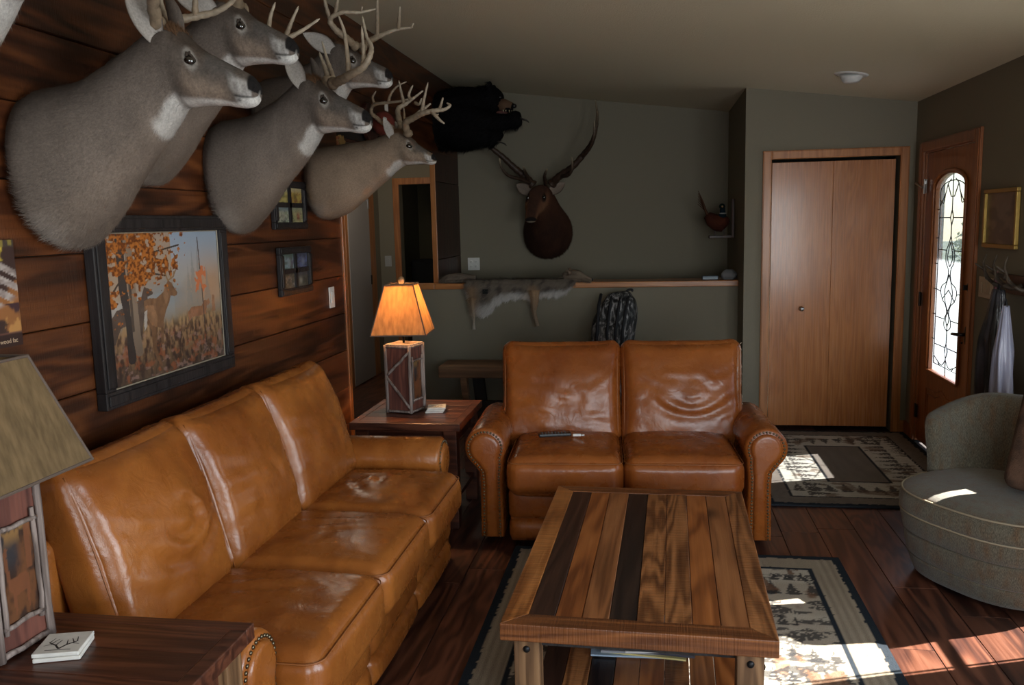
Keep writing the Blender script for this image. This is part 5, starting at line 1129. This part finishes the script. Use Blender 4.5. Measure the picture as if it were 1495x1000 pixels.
leg([(.155, -.03, -.06), (.155, -.03, -.16), (.15, -.028, -.24), (.165, -.028, -.31), (.175, -.03, -.36)], [.05, .032, .016, .014, .018], (.30, .19, .11), (.36, .28, .21))
leg([(-.36, .10, .03), (-.47, .11, .035), (-.53, .11, .035), (-.60, .10, .03), (-.655, .09, .02)], [.03, .042, .046, .04, .012], (.15, .12, .095), (.20, .155, .12), 'tail')
leg([(.40, .05, .03), (.47, .03, .045), (.52, .01, .045), (.565, .0, .032), (.605, -.005, .02), (.625, -.006, .016)], [.05, .055, .048, .026, .018, .010], (.16, .125, .095), (.24, .18, .13), 'head')
lg = MB(); lgall.append(('ear', lg)); lg.tube([(.44, .085, .06), (.44, .105, .11)], [.022, .004], 8, col=(.2, .14, .1)); lg = MB(); lgall.append(('ear', lg)); lg.tube([(.45, -.02, .07), (.43, -.03, .10)], [.020, .004], 8, col=(.2, .14, .1))
for nm, q in lgall: obj(nm, q, coatm, root, smooth=True)
obj('nose', MB().ell((.628, -.006, .017), .010, 10, 8), plain('pelt_nose', (.01, .01, .01), .4), root, smooth=True)
k = rng.choice(n*m, 26000); d_ = np.stack([np.full(26000, -.55), np.full(26000, -.15), np.full(26000, -.6)], 1); strands('fur', pel, V.reshape(-1, 3)[k]+rng.normal(0, .003, (26000, 3)), Nn.reshape(-1, 3)[k], d_, C.reshape(-1, 3)[k], .042, .0034, .6, furm)
lv = np.vstack([np.array(q.v) for _, q in lgall]); lc = np.vstack([np.array(q.c) for _, q in lgall])
k = rng.choice(len(lv), 14000); nn = rng.normal(0, 1, (14000, 3)); nn /= np.linalg.norm(nn, axis=1)[:, None]; wL = np.where(lv[k][:, 0] < -.37, .035, np.where(lv[k][:, 0] > .38, .020, .013))*(lv[k][:, 2] > -.3)+.004; strands('leg_fur', pel, lv[k], nn, np.tile((-.5, 0, -.5), (14000, 1)), lc[k], wL, .0022, .5, furm)
obj('dark_patch', MB().box(-.275, -.232, -.060, -.046, -.085, -.048), plain('black_patch', (.004, .004, .004), .9), root, label='small black square patch')
# ---------------------------------------------------------------- pheasant on its perch
root = thing('pheasant_mount', 'stuffed pheasant with green head on a small wall perch', 'bird', (.56, 7.50, 1.472))
obj('perch', MB().box(-.075, .128, -.06, .06, -.022, 0), dark_wood, root, bevel=.003); obj('back_board', MB().box(.106, .128, -.065, .065, -.022, .30), dark_wood, root, bevel=.003)
bd = MB(); cc = (.065, .018, .010)
bd.tube([(.065, -.01, .085), (.04, -.015, .085), (.0, -.005, .10), (-.05, .01, .13), (-.09, .02, .17)], [.02, .058, .070, .060, .035], 14, col=cc); bd.ell((.02, -.02, .115), (.075, .06, .058), 16, 10, col=(.085, .024, .012))
bd.tube([(.03, -.03, .15), (.035, -.035, .19), (.032, -.04, .225), (.03, -.045, .235)], [.04, .024, .022, .018], 12, col=(.008, .02, .03)); bd.ell((.028, -.05, .24), (.026, .03, .024), 12, 8, col=(.006, .02, .018)); bd.ell((.028, -.058, .238), (.018, .024, .012), 10, 6, col=(.22, .02, .02))
bd.tube([(.02, -.03, .182), (.05, -.045, .182)], .0, 4, col=(.5, .5, .45)) if False else None
obj('body', bd, coatm, root, smooth=True); obj('beak', MB().tube([(.028, -.075, .24), (.028, -.098, .230)], [.008, .001], 8), plain('beak', (.45, .38, .22), .5), root)
obj('neck_ring', MB().tube([(.036+.026*math.cos(q), -.034+.027*math.sin(q), .182) for q in np.linspace(0, 2*PI, 17)], .005, 6), plain('white_feather', (.5, .48, .45), .8), root)
tl = MB()
for k in range(6):
    w = .017-.0015*k; o = (k-2.5)*.010; tl.tube(spl([(-.07, .02+o, .15), (-.10, .025+o, .20), (-.125+.002*k, .03+o, .28-.012*k), (-.165, .03+o, .375-.022*k)], 4), list(np.linspace(w, .002, 13)), 6, col=(.075, .035, .02))
obj('tail_feather', tl, coatm, root, smooth=True)
for s in (-1, 1): obj('leg', MB().tube([(.01+s*.035, -.01, .06), (.012+s*.036, -.012, .0)], .006, 8).tube([(.012+s*.036, .01, .004), (.012+s*.036, -.035, .004)], .004, 6), plain('bird_leg', (.10, .08, .07), .6), root)
# ---------------------------------------------------------------- pictures on the plank wall
def painting(u, v):
    c = mixc((.44, .40, .37), (.33, .41, .53), ss(.62, 1.0, v)); fo = fbm(u*4+2, v*5, 3, 4)
    hz = mixc((.33, .225, .15), (.47, .33, .22), fo); c = mixc(c, hz, ss(.78-.25*np.abs(u-.62)*0-.22*(1-ss(.5, .75, u)), .58, v+.16*(fo-.5))*.85)
    c = mixc(c, (.25, .285, .31), np.exp(-((u-.48)/.22)**2-((v-.54)/.13)**2)*.9); c = mixc(c, (.55, .30, .17), np.exp(-((u-.90)/.14)**2-((v-.58)/.22)**2)*.55)
    for u0, w, vt in ((.735, .055, .86), (.79, .045, .93), (.69, .045, .76), (.87, .05, .74)):
        k = (np.abs(u-u0) < w*(1-(v-.40)/(vt-.40))*(.5+.5*vn(u*0+u0*99, v*60, 7))) & (v > .40) & (v < vt); c = mixc(c, (.24, .25, .24), k*.45)
    c = mixc(c, (.30, .25, .20), ss(.50, .36, v)*.9)
    g = fbm(u*55, v*20, 11, 4); gc = mixc((.10, .055, .04), (.42, .25, .13), ss(.3, .7, g)); gc = mixc(gc, (.05, .035, .032), ss(.30, .0, v)*.75); gc = mixc(gc, (.48, .33, .16), ss(.28, .42, v)*.5)
    c = mixc(c, gc, ss(.42, .34, v+.05*(vn(u*50, v*3, 5)-.5)))
    c = mixc(c, (.40, .25, .21), ss(.56, .70, fbm(u*26, v*26, 23, 4))*ss(.36, .25, v)*.7); c = mixc(c, (.40, .12, .05), ss(.58, .7, fbm(u*24+7, v*20, 29, 4))*ss(.34, .22, v)*.6)
    def pol(P, col, a=1): nonlocal c; jj = .006*(fbm(u*60, v*60, 91, 2)-.5); c = mixc(c, np.asarray(col)*(.65+.7*fbm(u*40, v*25, 93, 3))[..., None], inpoly(u+jj, v+jj, P)*a)
    # far deer in the grass
    pol([(.66, .40), (.70, .435), (.80, .43), (.83, .47), (.86, .46), (.85, .41), (.83, .36), (.70, .36), (.67, .33)], (.34, .16, .09)); pol([(.90, .37), (.94, .37), (.935, .50), (.915, .50)], (.36, .18, .10)); pol([(.855, .46), (.875, .48), (.885, .44), (.86, .42)], (.40, .2, .12))
    # second buck behind the tree
    pol([(.03, .44), (.08, .50), (.2, .52), (.27, .56), (.30, .63), (.34, .61), (.37, .585), (.36, .57), (.32, .56), (.32, .50), (.28, .42), (.25, .28), (.22, .28), (.22, .40), (.10, .38), (.05, .28), (.02, .28), (.03, .36)], (.11, .075, .06))
    # main buck
    pol([(.29, .535), (.34, .548), (.39, .54), (.46, .58), (.485, .63), (.50, .655), (.53, .635), (.55, .60), (.578, .556), (.57, .54), (.545, .537), (.515, .545), (.50, .50), (.47, .45), (.44, .38), (.425, .22), (.405, .215), (.41, .33), (.385, .34), (.36, .20), (.405, .07), (.385, .06), (.33, .20), (.335, .33), (.30, .38), (.285, .46)], (.22, .115, .062))
    pol([(.30, .50), (.36, .50), (.39, .42), (.38, .34), (.34, .36), (.31, .42)], (.36, .19, .10), .7); pol([(.285, .46), (.31, .47), (.30, .36), (.275, .33)], (.55, .50, .46), .8); pol([(.445, .57), (.475, .615), (.50, .54), (.47, .48)], (.32, .18, .10), .6)
    def ln(P, w, col, a=1.):
        nonlocal c
        for (x0, y0), (x1, y1) in zip(P[:-1], P[1:]):
            dx, dy = x1-x0, y1-y0; s = np.clip(((u-x0)*dx+(v-y0)*dy)/(dx*dx+dy*dy), 0, 1); d = np.hypot(u-x0-dx*s, v-y0-dy*s); c = mixc(c, col, (d < w)*a)
    br = (.30, .18, .09)
    for P in ([(.50, .655), (.485, .70), (.50, .765)], [(.505, .655), (.55, .675), (.575, .72)], [(.53, .668), (.535, .74)], [(.555, .68), (.56, .71)], [(.495, .67), (.465, .74)], [(.29, .64), (.27, .69), (.24, .71)], [(.30, .64), (.335, .67), (.36, .70)], [(.31, .65), (.30, .71)]): ln(P, .0055, br)
    # tree and foliage
    ln([(.135, 1), (.14, .62), (.17, .40), (.165, .16)], .030, (.055, .045, .042)); ln([(.20, 1), (.205, .60), (.215, .30), (.225, .20)], .030, (.26, .19, .14)); ln([(.19, .8), (.192, .35)], .010, (.10, .075, .06))
    for P in ([(.15, .72), (.05, .60), (.02, .5)], [(.2, .78), (.40, .86), (.62, .90)], [(.2, .68), (.35, .72), (.48, .69)], [(.14, .85), (.05, .92)]): ln(P, .006, (.07, .05, .04))
    n = fbm(u*34, v*34, 31, 3); m = ss(.66, .20, np.hypot((u-.16)/.62, (v-.93)/.48)*.66+.16*(fbm(u*8, v*8, 77)-.5)*2)
    m = np.maximum(m, np.exp(-((u-.06)/.10)**2-((v-.58)/.13)**2)*.9); fo2 = ss(.53, .58, n*.72+.30*m)*(m > .08); oc = mixc((.16, .045, .012), (.50, .165, .032), ss(.3, .75, fbm(u*75, v*70, 37, 2)))
    c = mixc(c, oc, fo2*ss(.42, .5, v+.2*(u < .12)))
    ln([(.80, .95), (.815, .55), (.82, .24)], .004, (.10, .07, .06)); sp = np.exp(-((u-.805)/.045)**2)*ss(.45, .6, v)*ss(.88, .6, v); c = mixc(c, (.62, .19, .08), ss(.55, .62, fbm(u*35, v*28, 43, 2)*.8+.25*sp)*(sp > .15))
    return np.clip(c, 0, 1)*(.62+.30*ss(.15, .55, v))[..., None]
def wall_frame(name, label, cat, y0, y1, z0, z1, wd, dp, fm, group=None, sill=.004):
    t = thing(name, label, cat, (XL+.004, (y0+y1)/2, (z0+z1)/2), 0, group); a, b = (y1-y0)/2, (z1-z0)/2
    for (p, q, r, s, nm) in ((-a, a, b-wd, b, 'top'), (-a, a, -b, -b+wd, 'bot'), (-a, -a+wd, -b+wd, b-wd, 'l'), (a-wd, a, -b+wd, b-wd, 'r')):
        obj('frame_bar', MB().box(0, dp, p, q, r, s).box(dp, dp+.006, p+wd*.18*(nm != 'r'), q-wd*.18*(nm != 'l'), r+wd*.2, s-wd*.2), fm, t, bevel=.004)
    return t, a-wd, b-wd
t, a, b = wall_frame('framed_painting', 'large dark-framed painting of bucks under an orange autumn tree', 'picture', 2.520, 3.410, 1.036, 1.676, .058, .036, frame_black)
picgrid('canvas', lambda u, v: painting(u, v), a*2, b*2, 400, 300, printm, t, lambda u, v: np.stack([np.full_like(u, .018), (u-.5)*2*a, (v-.5)*2*b], 1))
obj('slip', MB().tube([(.022, -a+.002, -b+.002), (.022, a-.002, -b+.002), (.022, a-.002, b-.002), (.022, -a+.002, b-.002), (.022, -a+.002, -b+.002)], .003, 4), plain('pale_slip', (.30, .26, .20), .5), t)
def photo(seed, pal):
    def f(u, v):
        n = fbm(u*5+seed, v*5, seed, 4); c = mixc(pal[0], pal[1], ss(.35, .6, n)); c = mixc(c, pal[2], ss(.55, .65, fbm(u*7, v*7+seed, seed+5))*.9); c = mixc(c, pal[3], np.exp(-((u-.5-.15*math.sin(seed))/.14)**2-((v-.42)/.26)**2)*.8)
        return mixc(c, pal[4], ss(.6, .95, v+.15*(n-.5))*.8)*.75
    return f
PAL = [[(.10, .14, .12), (.25, .35, .40), (.10, .08, .16), (.30, .33, .36), (.10, .16, .14)], [(.06, .07, .16), (.12, .15, .32), (.05, .05, .08), (.30, .32, .40), (.05, .06, .10)],
       [(.05, .06, .05), (.13, .12, .09), (.30, .28, .26), (.05, .05, .04), (.04, .05, .04)], [(.05, .05, .05), (.10, .10, .09), (.04, .05, .03), (.40, .40, .34), (.06, .07, .10)],
       [(.35, .28, .08), (.62, .52, .18), (.2, .2, .1), (.12, .08, .05), (.55, .55, .50)], [(.50, .36, .08), (.66, .50, .14), (.35, .14, .05), (.10, .07, .05), (.62, .55, .35)],
       [(.30, .34, .22), (.50, .52, .42), (.08, .09, .08), (.36, .34, .28), (.12, .20, .26)], [(.35, .34, .16), (.50, .46, .26), (.08, .07, .06), (.42, .10, .06), (.25, .30, .22)]]
for lab, (y0, y1, z0, z1), o in (('small dark frame of four dim bluish photos, the lower one by the light switch', (3.960, 4.350, 1.285, 1.525), 0), ('small dark frame of four bright photos tucked under the third deer head', (3.930, 4.325, 1.612, 1.852), 4)):
    t, a, b = wall_frame('photo_frame', lab, 'picture', y0, y1, z0, z1, .035, .022, frame_black, 'four-photo frames on the plank wall')
    obj('divider', MB().box(.006, .020, -.012, .012, -b, b).box(.006, .020, -a, a, -.012, .012), frame_black, t)
    for k in range(4):
        y, z = (-a if k % 2 == 0 else .012), (.012 if k < 2 else -b); w, h = a-.012, b-.012
        picgrid('photo', photo(o+k+1, PAL[o+k]), w, h, 26, 22, printm, t, lambda u, v, y=y, z=z, w=w, h=h: np.stack([np.full_like(u, .010), y+u*w, z+v*h], 1))
# poster at the left edge
def poster(u, v):
    c = np.broadcast_to(np.array((.045, .022, .020)), u.shape+(3,)).copy(); n = fbm(u*6, v*9, 51, 4)
    c = mixc(c, (.30, .12, .04), ss(.40, .55, n)*(v < .62)*(v > .13)); c = mixc(c, (.50, .25, .08), ss(.55, .62, fbm(u*16, v*6, 57))*(v < .42)*(v > .13)); c = mixc(c, (.05, .022, .03), ss(.52, .6, fbm(u*9, v*4, 71))*(v < .40)*(v > .13))
    ang = (u-.25)*14+(v-.6)*22; fe = (np.sin(ang*2.2) > -.2)*1.; f = ss(.72, .60, np.hypot((u-.45)/.9, (v-.60)/.42)); c = mixc(c, mixc((.22, .17, .16), (.50, .44, .42), vn(u*30, v*40, 5)), f*fe*(v > .36)*ss(.86, .78, v))
    c = mixc(c, (.55, .42, .06), ss(.55, .62, fbm(u*14, v*5, 63))*(v > .80)*.9); c = mixc(c, (.06, .05, .04), (v > .94)*.6)
    c = mixc(c, (.16, .07, .05), (np.abs(v-.128) < .004)*1.); c = mixc(c, (.035, .015, .014), (v < .124)*1.)
    return c
t = thing('poster', 'small poster of pale feathers over orange figures at the left edge', 'poster', (XL+.003, 1.99, 1.455)); a, b = .215, .150
obj('board', MB().box(.0, .008, -a, a, -b, b), frame_black, t); picgrid('print', poster, 1, 1, 90, 70, printm, t, lambda u, v: np.stack([np.full_like(u, .0085), (u-.5)*2*a, (v-.5)*2*b], 1))
cu = bpy.data.curves.new('lettering', 'FONT'); cu.body = 'wood fac'; cu.size = .0185; cu.align_x = 'RIGHT'; cu.extrude = .0003
to = bpy.data.objects.new('lettering_curve', cu); COL.objects.link(to); dg = bpy.context.evaluated_depsgraph_get(); me = bpy.data.meshes.new_from_object(to.evaluated_get(dg)); bpy.data.objects.remove(to)
me.materials.clear(); me.materials.append(plain('poster_ink', (.55, .40, .28), .6)); o = bpy.data.objects.new('lettering', me); COL.objects.link(o); o.parent = t; o.location = (.0092, a-.02, -b+.011); o.rotation_euler = (PI/2, 0, PI/2)
# plates and switches
def plate(name, label, loc, rotz, w, h, m, rockers, outlet=False):
    t = thing(name, label, 'outlet' if outlet else 'switch', loc, rotz)
    obj('plate', MB().box(-w/2, w/2, -.006, 0, -h/2, h/2), m, t, bevel=.002)
    for x in rockers:
        if outlet:
            for z in (-.022, .022): mb = MB(); mb.ell((x, -.006, z), (.016, .003, .014), 12, 6); obj('socket', mb, m, t, smooth=True); obj('slot', MB().box(x-.007, x-.005, -.0095, -.006, z-.004, z+.006).box(x+.005, x+.007, -.0095, -.006, z-.004, z+.006), black_metal, t)
        else: obj('rocker', MB().box(x-.016, x+.016, -.010, -.006, -.033, .033), m, t, bevel=.002)
    return t
plate('light_switch', 'white rocker switch on the plank wall above the sofa end', (XL+.003, 4.665, 1.222), PI/2, .078, .118, white_plastic, [0])
plate('wall_outlet', 'white double outlet plate on the far wall above the pelt', (-1.672, YE-.001, 1.236), 0, .115, .118, white_plastic, [-.024, .024], True)
plate('light_switch', 'cream three-gang switch plate beside the front door', (XR-.001, 5.222, 1.192), -PI/2, .205, .118, cream_plastic, [-.062, 0, .062])
plate('thermostat', 'small grey switch on the hall wall beside the dark doorway', (-2.892, 9.299, 1.225), 0, .075, .118, plain('grey_plastic', (.4, .4, .4), .5), [0])
# gilt-framed picture on the entry wall
t = thing('gilt_picture', 'small gilt-framed dark picture on the entry wall right of the door', 'picture', (XR-.002, 5.045, 1.58), -PI/2); a, b, w = .225, .160, .022
for (p, q, r, s) in ((-a, a, b-w, b), (-a, a, -b, -b+w), (-a, -a+w, -b+w, b-w), (a-w, a, -b+w, b-w)): obj('frame_bar', MB().box(p, q, -.022, 0, r, s), gold, t, bevel=.004)
picgrid('print', lambda u, v: mixc((.035, .028, .026), (.11, .085, .07), ss(.4, .65, fbm(u*4, v*5, 81, 4)))*(1+.4*(fbm(u*9, v*3, 5)-.5))[..., None], 1, 1, 40, 30, printm, t, lambda u, v: np.stack([(u-.5)*2*(a-w), np.full_like(u, -.008), (v-.5)*2*(b-w)], 1))
# eyeball ceiling light, off
t = thing('ceiling_light', 'white recessed eyeball ceiling light above the entry', 'ceiling light', (1.235, 5.80, ceil_z(1.235)+.004)); t.rotation_euler = (0, math.radians(-7.3)*-1, 0)
obj('trim_ring', MB().lathe([(.062, -.004), (.066, -.012), (.098, -.010), (.104, -.002), (.104, .004), (.06, .004)], 32), white_plastic, t, smooth=True)
eb = obj('eyeball', MB().lathe([(.066, .0), (.068, -.012), (.060, -.036), (.046, -.052), (.044, -.050), (.040, -.03), (.001, -.022)], 28), white_plastic, t, smooth=True); eb.rotation_euler = (math.radians(18), math.radians(-12), 0)
# things lying on the half wall cap
t = thing('small_box', 'small blue-grey box lying on the half wall cap', 'box', (.475, 7.18, 1.1245), math.radians(4)); obj('carton', MB().box(-.062, .062, -.03, .03, 0, .028), plain('blue_grey_card', (.12, .17, .22), .5), t, bevel=.002); obj('label_strip', MB().box(-.058, .058, -.0306, -.03, .004, .016), plain('pale_label', (.35, .42, .48), .5), t)
t = thing('cap', 'crumpled grey cap lying on the half wall cap beside the box', 'cap', (.625, 7.16, 1.1245), math.radians(160)); v, f = cushion(.11, .10, .062, .028, (.005, .005, .012), 12, (), 2, .012, 3); npobj('crown', v+np.array((0, 0, .034)), f, plain('grey_cloth', (.20, .20, .21), .9, bump=.4), t)
br = MB(); br.loft([[(.05, -.04, .008), (.05, .04, .008), (.05, .04, .012), (.05, -.04, .012)], [(.09, -.036, .006), (.09, .036, .006), (.09, .036, .010), (.09, -.036, .010)], [(.115, -.018, .004), (.115, .018, .004), (.115, .018, .007), (.115, -.018, .007)]]); obj('brim', br, plain('grey_brim', (.10, .10, .11), .9), t)
# dark chair back seen in the dark room
t = thing('office_chair', 'black chair back seen through the dark hall doorway', 'chair', (-2.62, 10.1, 0), math.radians(10)); bk_ = plain('black_cloth', (.006, .006, .007), .9)
v, f = cushion(.50, .08, .55, .035, (.0, .02, .01), 14, (), 1, .003, 3); npobj('backrest', v+np.array((0, .2, .92)), f, bk_, t); v, f = cushion(.5, .48, .09, .04, (.0, .0, .02), 12, (), 2, .003, 4); npobj('seat', v+np.array((0, 0, .47)), f, bk_, t); obj('stem', MB().tube([(0, 0, .04), (0, 0, .43)], .025, 10), black_metal, t)
bm_ = MB()
for k in range(5): bm_.tube([(0, 0, .08), (.28*math.cos(k*1.257), .28*math.sin(k*1.257), .03)], .018, 8)
obj('base', bm_, black_metal, t); obj('back_support', MB().tube([(0, .05, .43), (0, .26, .5), (0, .25, .75)], .018, 8), black_metal, t)
# ---------------------------------------------------------------- swivel barrel chair
m, N, L, p = mat('chenille'); tc = N.new('ShaderNodeTexCoord')
def ns(sc, det, vec=None):
    n = N.new('ShaderNodeTexNoise'); n.inputs['Scale'].default_value = 1; n.inputs['Detail'].default_value = det; mp = N.new('ShaderNodeMapping'); mp.inputs['Scale'].default_value = sc; L.new(tc.outputs['Object'], mp.inputs[0]); L.new(mp.outputs[0], n.inputs['Vector']); return n.outputs[0]
n1 = ns((420, 420, 90), 2); n2 = ns((30, 30, 9), 4)
r = N.new('ShaderNodeValToRGB'); r.color_ramp.elements[0].position = .32; r.color_ramp.elements[1].position = .68; r.color_ramp.elements[0].color = (.050, .044, .030, 1); r.color_ramp.elements[1].color = (.150, .132, .092, 1); L.new(n1, r.inputs[0])
r2 = N.new('ShaderNodeValToRGB'); r2.color_ramp.elements[0].position = .45; r2.color_ramp.elements[1].position = .72; r2.color_ramp.elements[0].color = (1, 1, 1, 1); r2.color_ramp.elements[1].color = (1.0, .68, .48, 1); L.new(n2, r2.inputs[0])
mx = N.new('ShaderNodeMix'); mx.data_type = 'RGBA'; mx.blend_type = 'MULTIPLY'; mx.inputs[0].default_value = 1; L.new(r.outputs[0], mx.inputs[6]); L.new(r2.outputs[0], mx.inputs[7]); L.new(mx.outputs[2], p.inputs['Base Color'])
p.inputs['Roughness'].default_value = .9; p.inputs['Sheen Weight'].default_value = .25; b = N.new('ShaderNodeBump'); b.inputs['Strength'].default_value = .5; b.inputs['Distance'].default_value = .003; L.new(n1, b.inputs['Height']); L.new(b.outputs[0], p.inputs['Normal']); chen = m
welt = plain('chair_welt', (.30, .25, .17), .8)
AC = thing('barrel_chair', 'grey-green chenille swivel barrel chair at the right edge', 'armchair', (1.568, 3.93, 0), math.radians(-57)); AC.scale = (.98, .98, .90)
def foot(sc, z, n=64, off=0):
    P = []
    for k in range(n):
        a_ = 2*PI*k/n; c_, s_ = math.cos(a_), math.sin(a_); e = 2.7 if s_ < 0 else 2.1
        x = .415*np.sign(c_)*abs(c_)**(2/e); y = (.435 if s_ < 0 else .29)*np.sign(s_)*abs(s_)**(2/e); P.append((x*sc, y*sc-.0+off, z))
    return P
def band(name, prof):
    return obj(name, MB().loft([foot(s_, z_) for s_, z_ in prof]), chen, AC, smooth=True)
band('lower_band', [(.82, .025), (.855, .03), (.88, .06), (.905, .10), (.92, .115), (.91, .122)])
band('middle_band', [(.91, .122), (.925, .128), (.945, .17), (.955, .215), (.96, .232), (.945, .240)])
band('seat_apron', [(.945, .240), (.97, .246), (.985, .29), (1.0, .33), (.99, .345)])
sc_ = obj('seat_cushion', MB().loft([foot(.96, .335), foot(1.0, .345), foot(1.012, .375), foot(1.008, .41), foot(.985, .436), foot(.955, .447), foot(.88, .462), foot(.75, .474), foot(.5, .482), foot(.2, .486)]), chen, AC, smooth=True)
for s_, z_ in ((.988, .440), (1.0, .342)): q = foot(s_, z_); obj('welt', MB().tube(q+[q[0]], .0048, 6), welt, sc_, smooth=True)
obj('swivel_base', MB().lathe([(.25, 0), (.25, .02), (.20, .026)], 32), black_metal, AC)
rg_ = []; nb_ = 44
for k in range(nb_+1):
    an = math.radians(205-230*k/nb_) if False else math.radians(-16+212*(k/nb_)); f_ = min(k, nb_-k)/nb_*2; h = .745+.115*ss(.0, .6, f_); e_ = ss(0, .10, f_); thk = .055+.012*(1-abs(1-f_)); rx, ry = .385, .262
    c0 = np.array((rx*math.cos(an), ry*math.sin(an)+.01)); nn = nrm((math.cos(an)/rx, math.sin(an)/ry)); z0 = .30; ring = []; q_ = []
    for j in range(20):
        t_ = j/20*2*PI; cx_, cz_ = math.cos(t_), math.sin(t_); o_ = np.sign(cx_)*abs(cx_)**.5*thk*(.55+.45*e_); zz_ = (z0+h)/2+np.sign(cz_)*abs(cz_)**.38*(h-z0)/2*(.93+.07*e_)
        lean = .03*ss(.45, .8, zz_)*nn; pt = c0+nn*o_+lean; ring.append((pt[0], pt[1], zz_))
    rg_.append(ring)
obj('barrel_back', MB().loft(rg_), chen, AC, smooth=True)
t = thing('throw_pillow', 'brown patterned throw pillow in the barrel chair at the right edge', 'pillow', (1.665, 3.725, .435), math.radians(-48)); v, f = cushion(.38, .13, .44, .05, (.0, .03, .0), 20, (), 1, .004, 6)
tl_ = math.radians(20); v = np.stack([v[:, 0], v[:, 1]*math.cos(tl_)+v[:, 2]*math.sin(tl_), -v[:, 1]*math.sin(tl_)+v[:, 2]*math.cos(tl_)+.232], 1); npobj('pillow_cover', v, f, plain('brown_weave', (.085, .045, .028), .95, bump=.5, var=.6, vscale=14), t)
# ---------------------------------------------------------------- coat rack of antlers with hanging things
t = thing('coat_rack', 'dark antler coat rack on the entry wall by the patio door', 'coat rack', (XR-.001, 4.70, 1.24)); obj('board', MB().box(-.022, 0, -.20, .20, -.05, .05), dark_wood, t, bevel=.004)
ca = dict(r0=.013, r1=.004, col=(.05, .035, .025), tipc=(.10, .08, .06))
for k, y in enumerate((-.14, .0, .14)):
    antler(t, [[(-.02, y, 0), (-.07, y+.01, -.01), (-.12, y+.03, .03), (-.14, y+.05, .10), (-.12, y+.07, .16)], [(-.10, y+.02, .01), (-.15, y-.02, .04), (-.17, y-.05, .09)], [(-.13, y+.045, .07), (-.18, y+.06, .11)]], (0, 0, 0), name='antler_hook', **ca)
antler(t, [[(-.02, .20, .03), (-.06, .26, .05), (-.07, .30, .055)]], (0, 0, 0), name='antler_hook', **ca)
def drape(name, label, cat, y, z1, z0, w0, w1, dp, mats, seed, x=-.11):
    t = thing(name, label, cat, (XR+x, y, z0)); n, k = 26, 40; rings = []
    for i in range(n):
        s_ = i/(n-1); z = (z1-z0)*(1-s_); w = w0+(w1-w0)*s_**.8; ring = []
        for j in range(k):
            a_ = 2*PI*j/k; fold = 1+.22*math.sin(a_*6+seed+s_*2)*(.35+.65*s_)+.10*math.sin(a_*11+seed*2-s_*3); ring.append((dp*(.35+.65*min(1, s_*2.2))*math.cos(a_)*fold, w*math.sin(a_)*fold, z))
        rings.append(ring)
    obj('cloth', MB().loft(rings), mats, t, smooth=True); obj('hang_loop', MB().tube([(0, -.015, z1-z0-.005), (0, 0, z1-z0+.03), (0, .015, z1-z0-.005)], .004, 6), blk, t); return t
shiny = plain('dark_shell', (.035, .035, .042), .28, bump=.5, bscale=26, var=.7, vscale=9)
drape('jacket', 'dark shiny camouflage jacket hanging from the antler coat rack', 'jacket', 4.755, 1.22, .655, .04, .115, .07, shiny, 1.0)
drape('bag', 'clear and lavender plastic garment bag hanging in front of the jacket', 'bag', 4.52, 1.16, .66, .016, .075, .04, plain('lavender_plastic', (.36, .38, .52), .3, bump=.3, bscale=20), 2.3, -.16)
t = thing('lanyard', 'pink and teal lanyard hanging beside the switch plate', 'lanyard', (XR-.03, 5.005, 1.02)); obj('ribbon', MB().tube([(0, 0, .275), (-.005, -.008, .20), (0, 0, .13)], .008, 6), plain('pink_ribbon', (.24, .10, .12), .7), t); obj('pouch', MB().box(-.012, .012, -.022, .022, 0, .13), plain('teal_cloth', (.06, .16, .18), .7), t, bevel=.006); obj('hook', MB().tube([(.028, 0, .285), (-.008, 0, .282), (-.012, 0, .29)], .003, 6), steel, t)
# a shrub on the lawn outside the front door
t = thing('shrub', 'yellow-green shrub on the lawn outside the front door', 'shrub', (5.6, 13.2, -.25)); n = 5200
q = rng.normal(0, 1, (n, 3)); q /= np.linalg.norm(q, axis=1)[:, None]; P = q*np.array((1.3, 1.3, 1.2))*rng.uniform(.75, 1, (n, 1))+np.array((0, 0, 1.15)); d = rng.normal(0, 1, (n, 3)); d /= np.linalg.norm(d, axis=1)[:, None]; s2 = np.cross(d, q); s2 /= np.linalg.norm(s2, axis=1)[:, None]
v = np.stack([P-s2*.03, P+d*.05, P+s2*.03, P-d*.07], 1).reshape(-1, 3); npobj('foliage', v, np.arange(n*4).reshape(-1, 4), plain('leaf', (.22, .27, .06), .6), t, smooth=False, kind='stuff'); obj('stem', MB().tube([(0, 0, 0), (.05, 0, 1.2)], .05, 8), dark_wood, t)
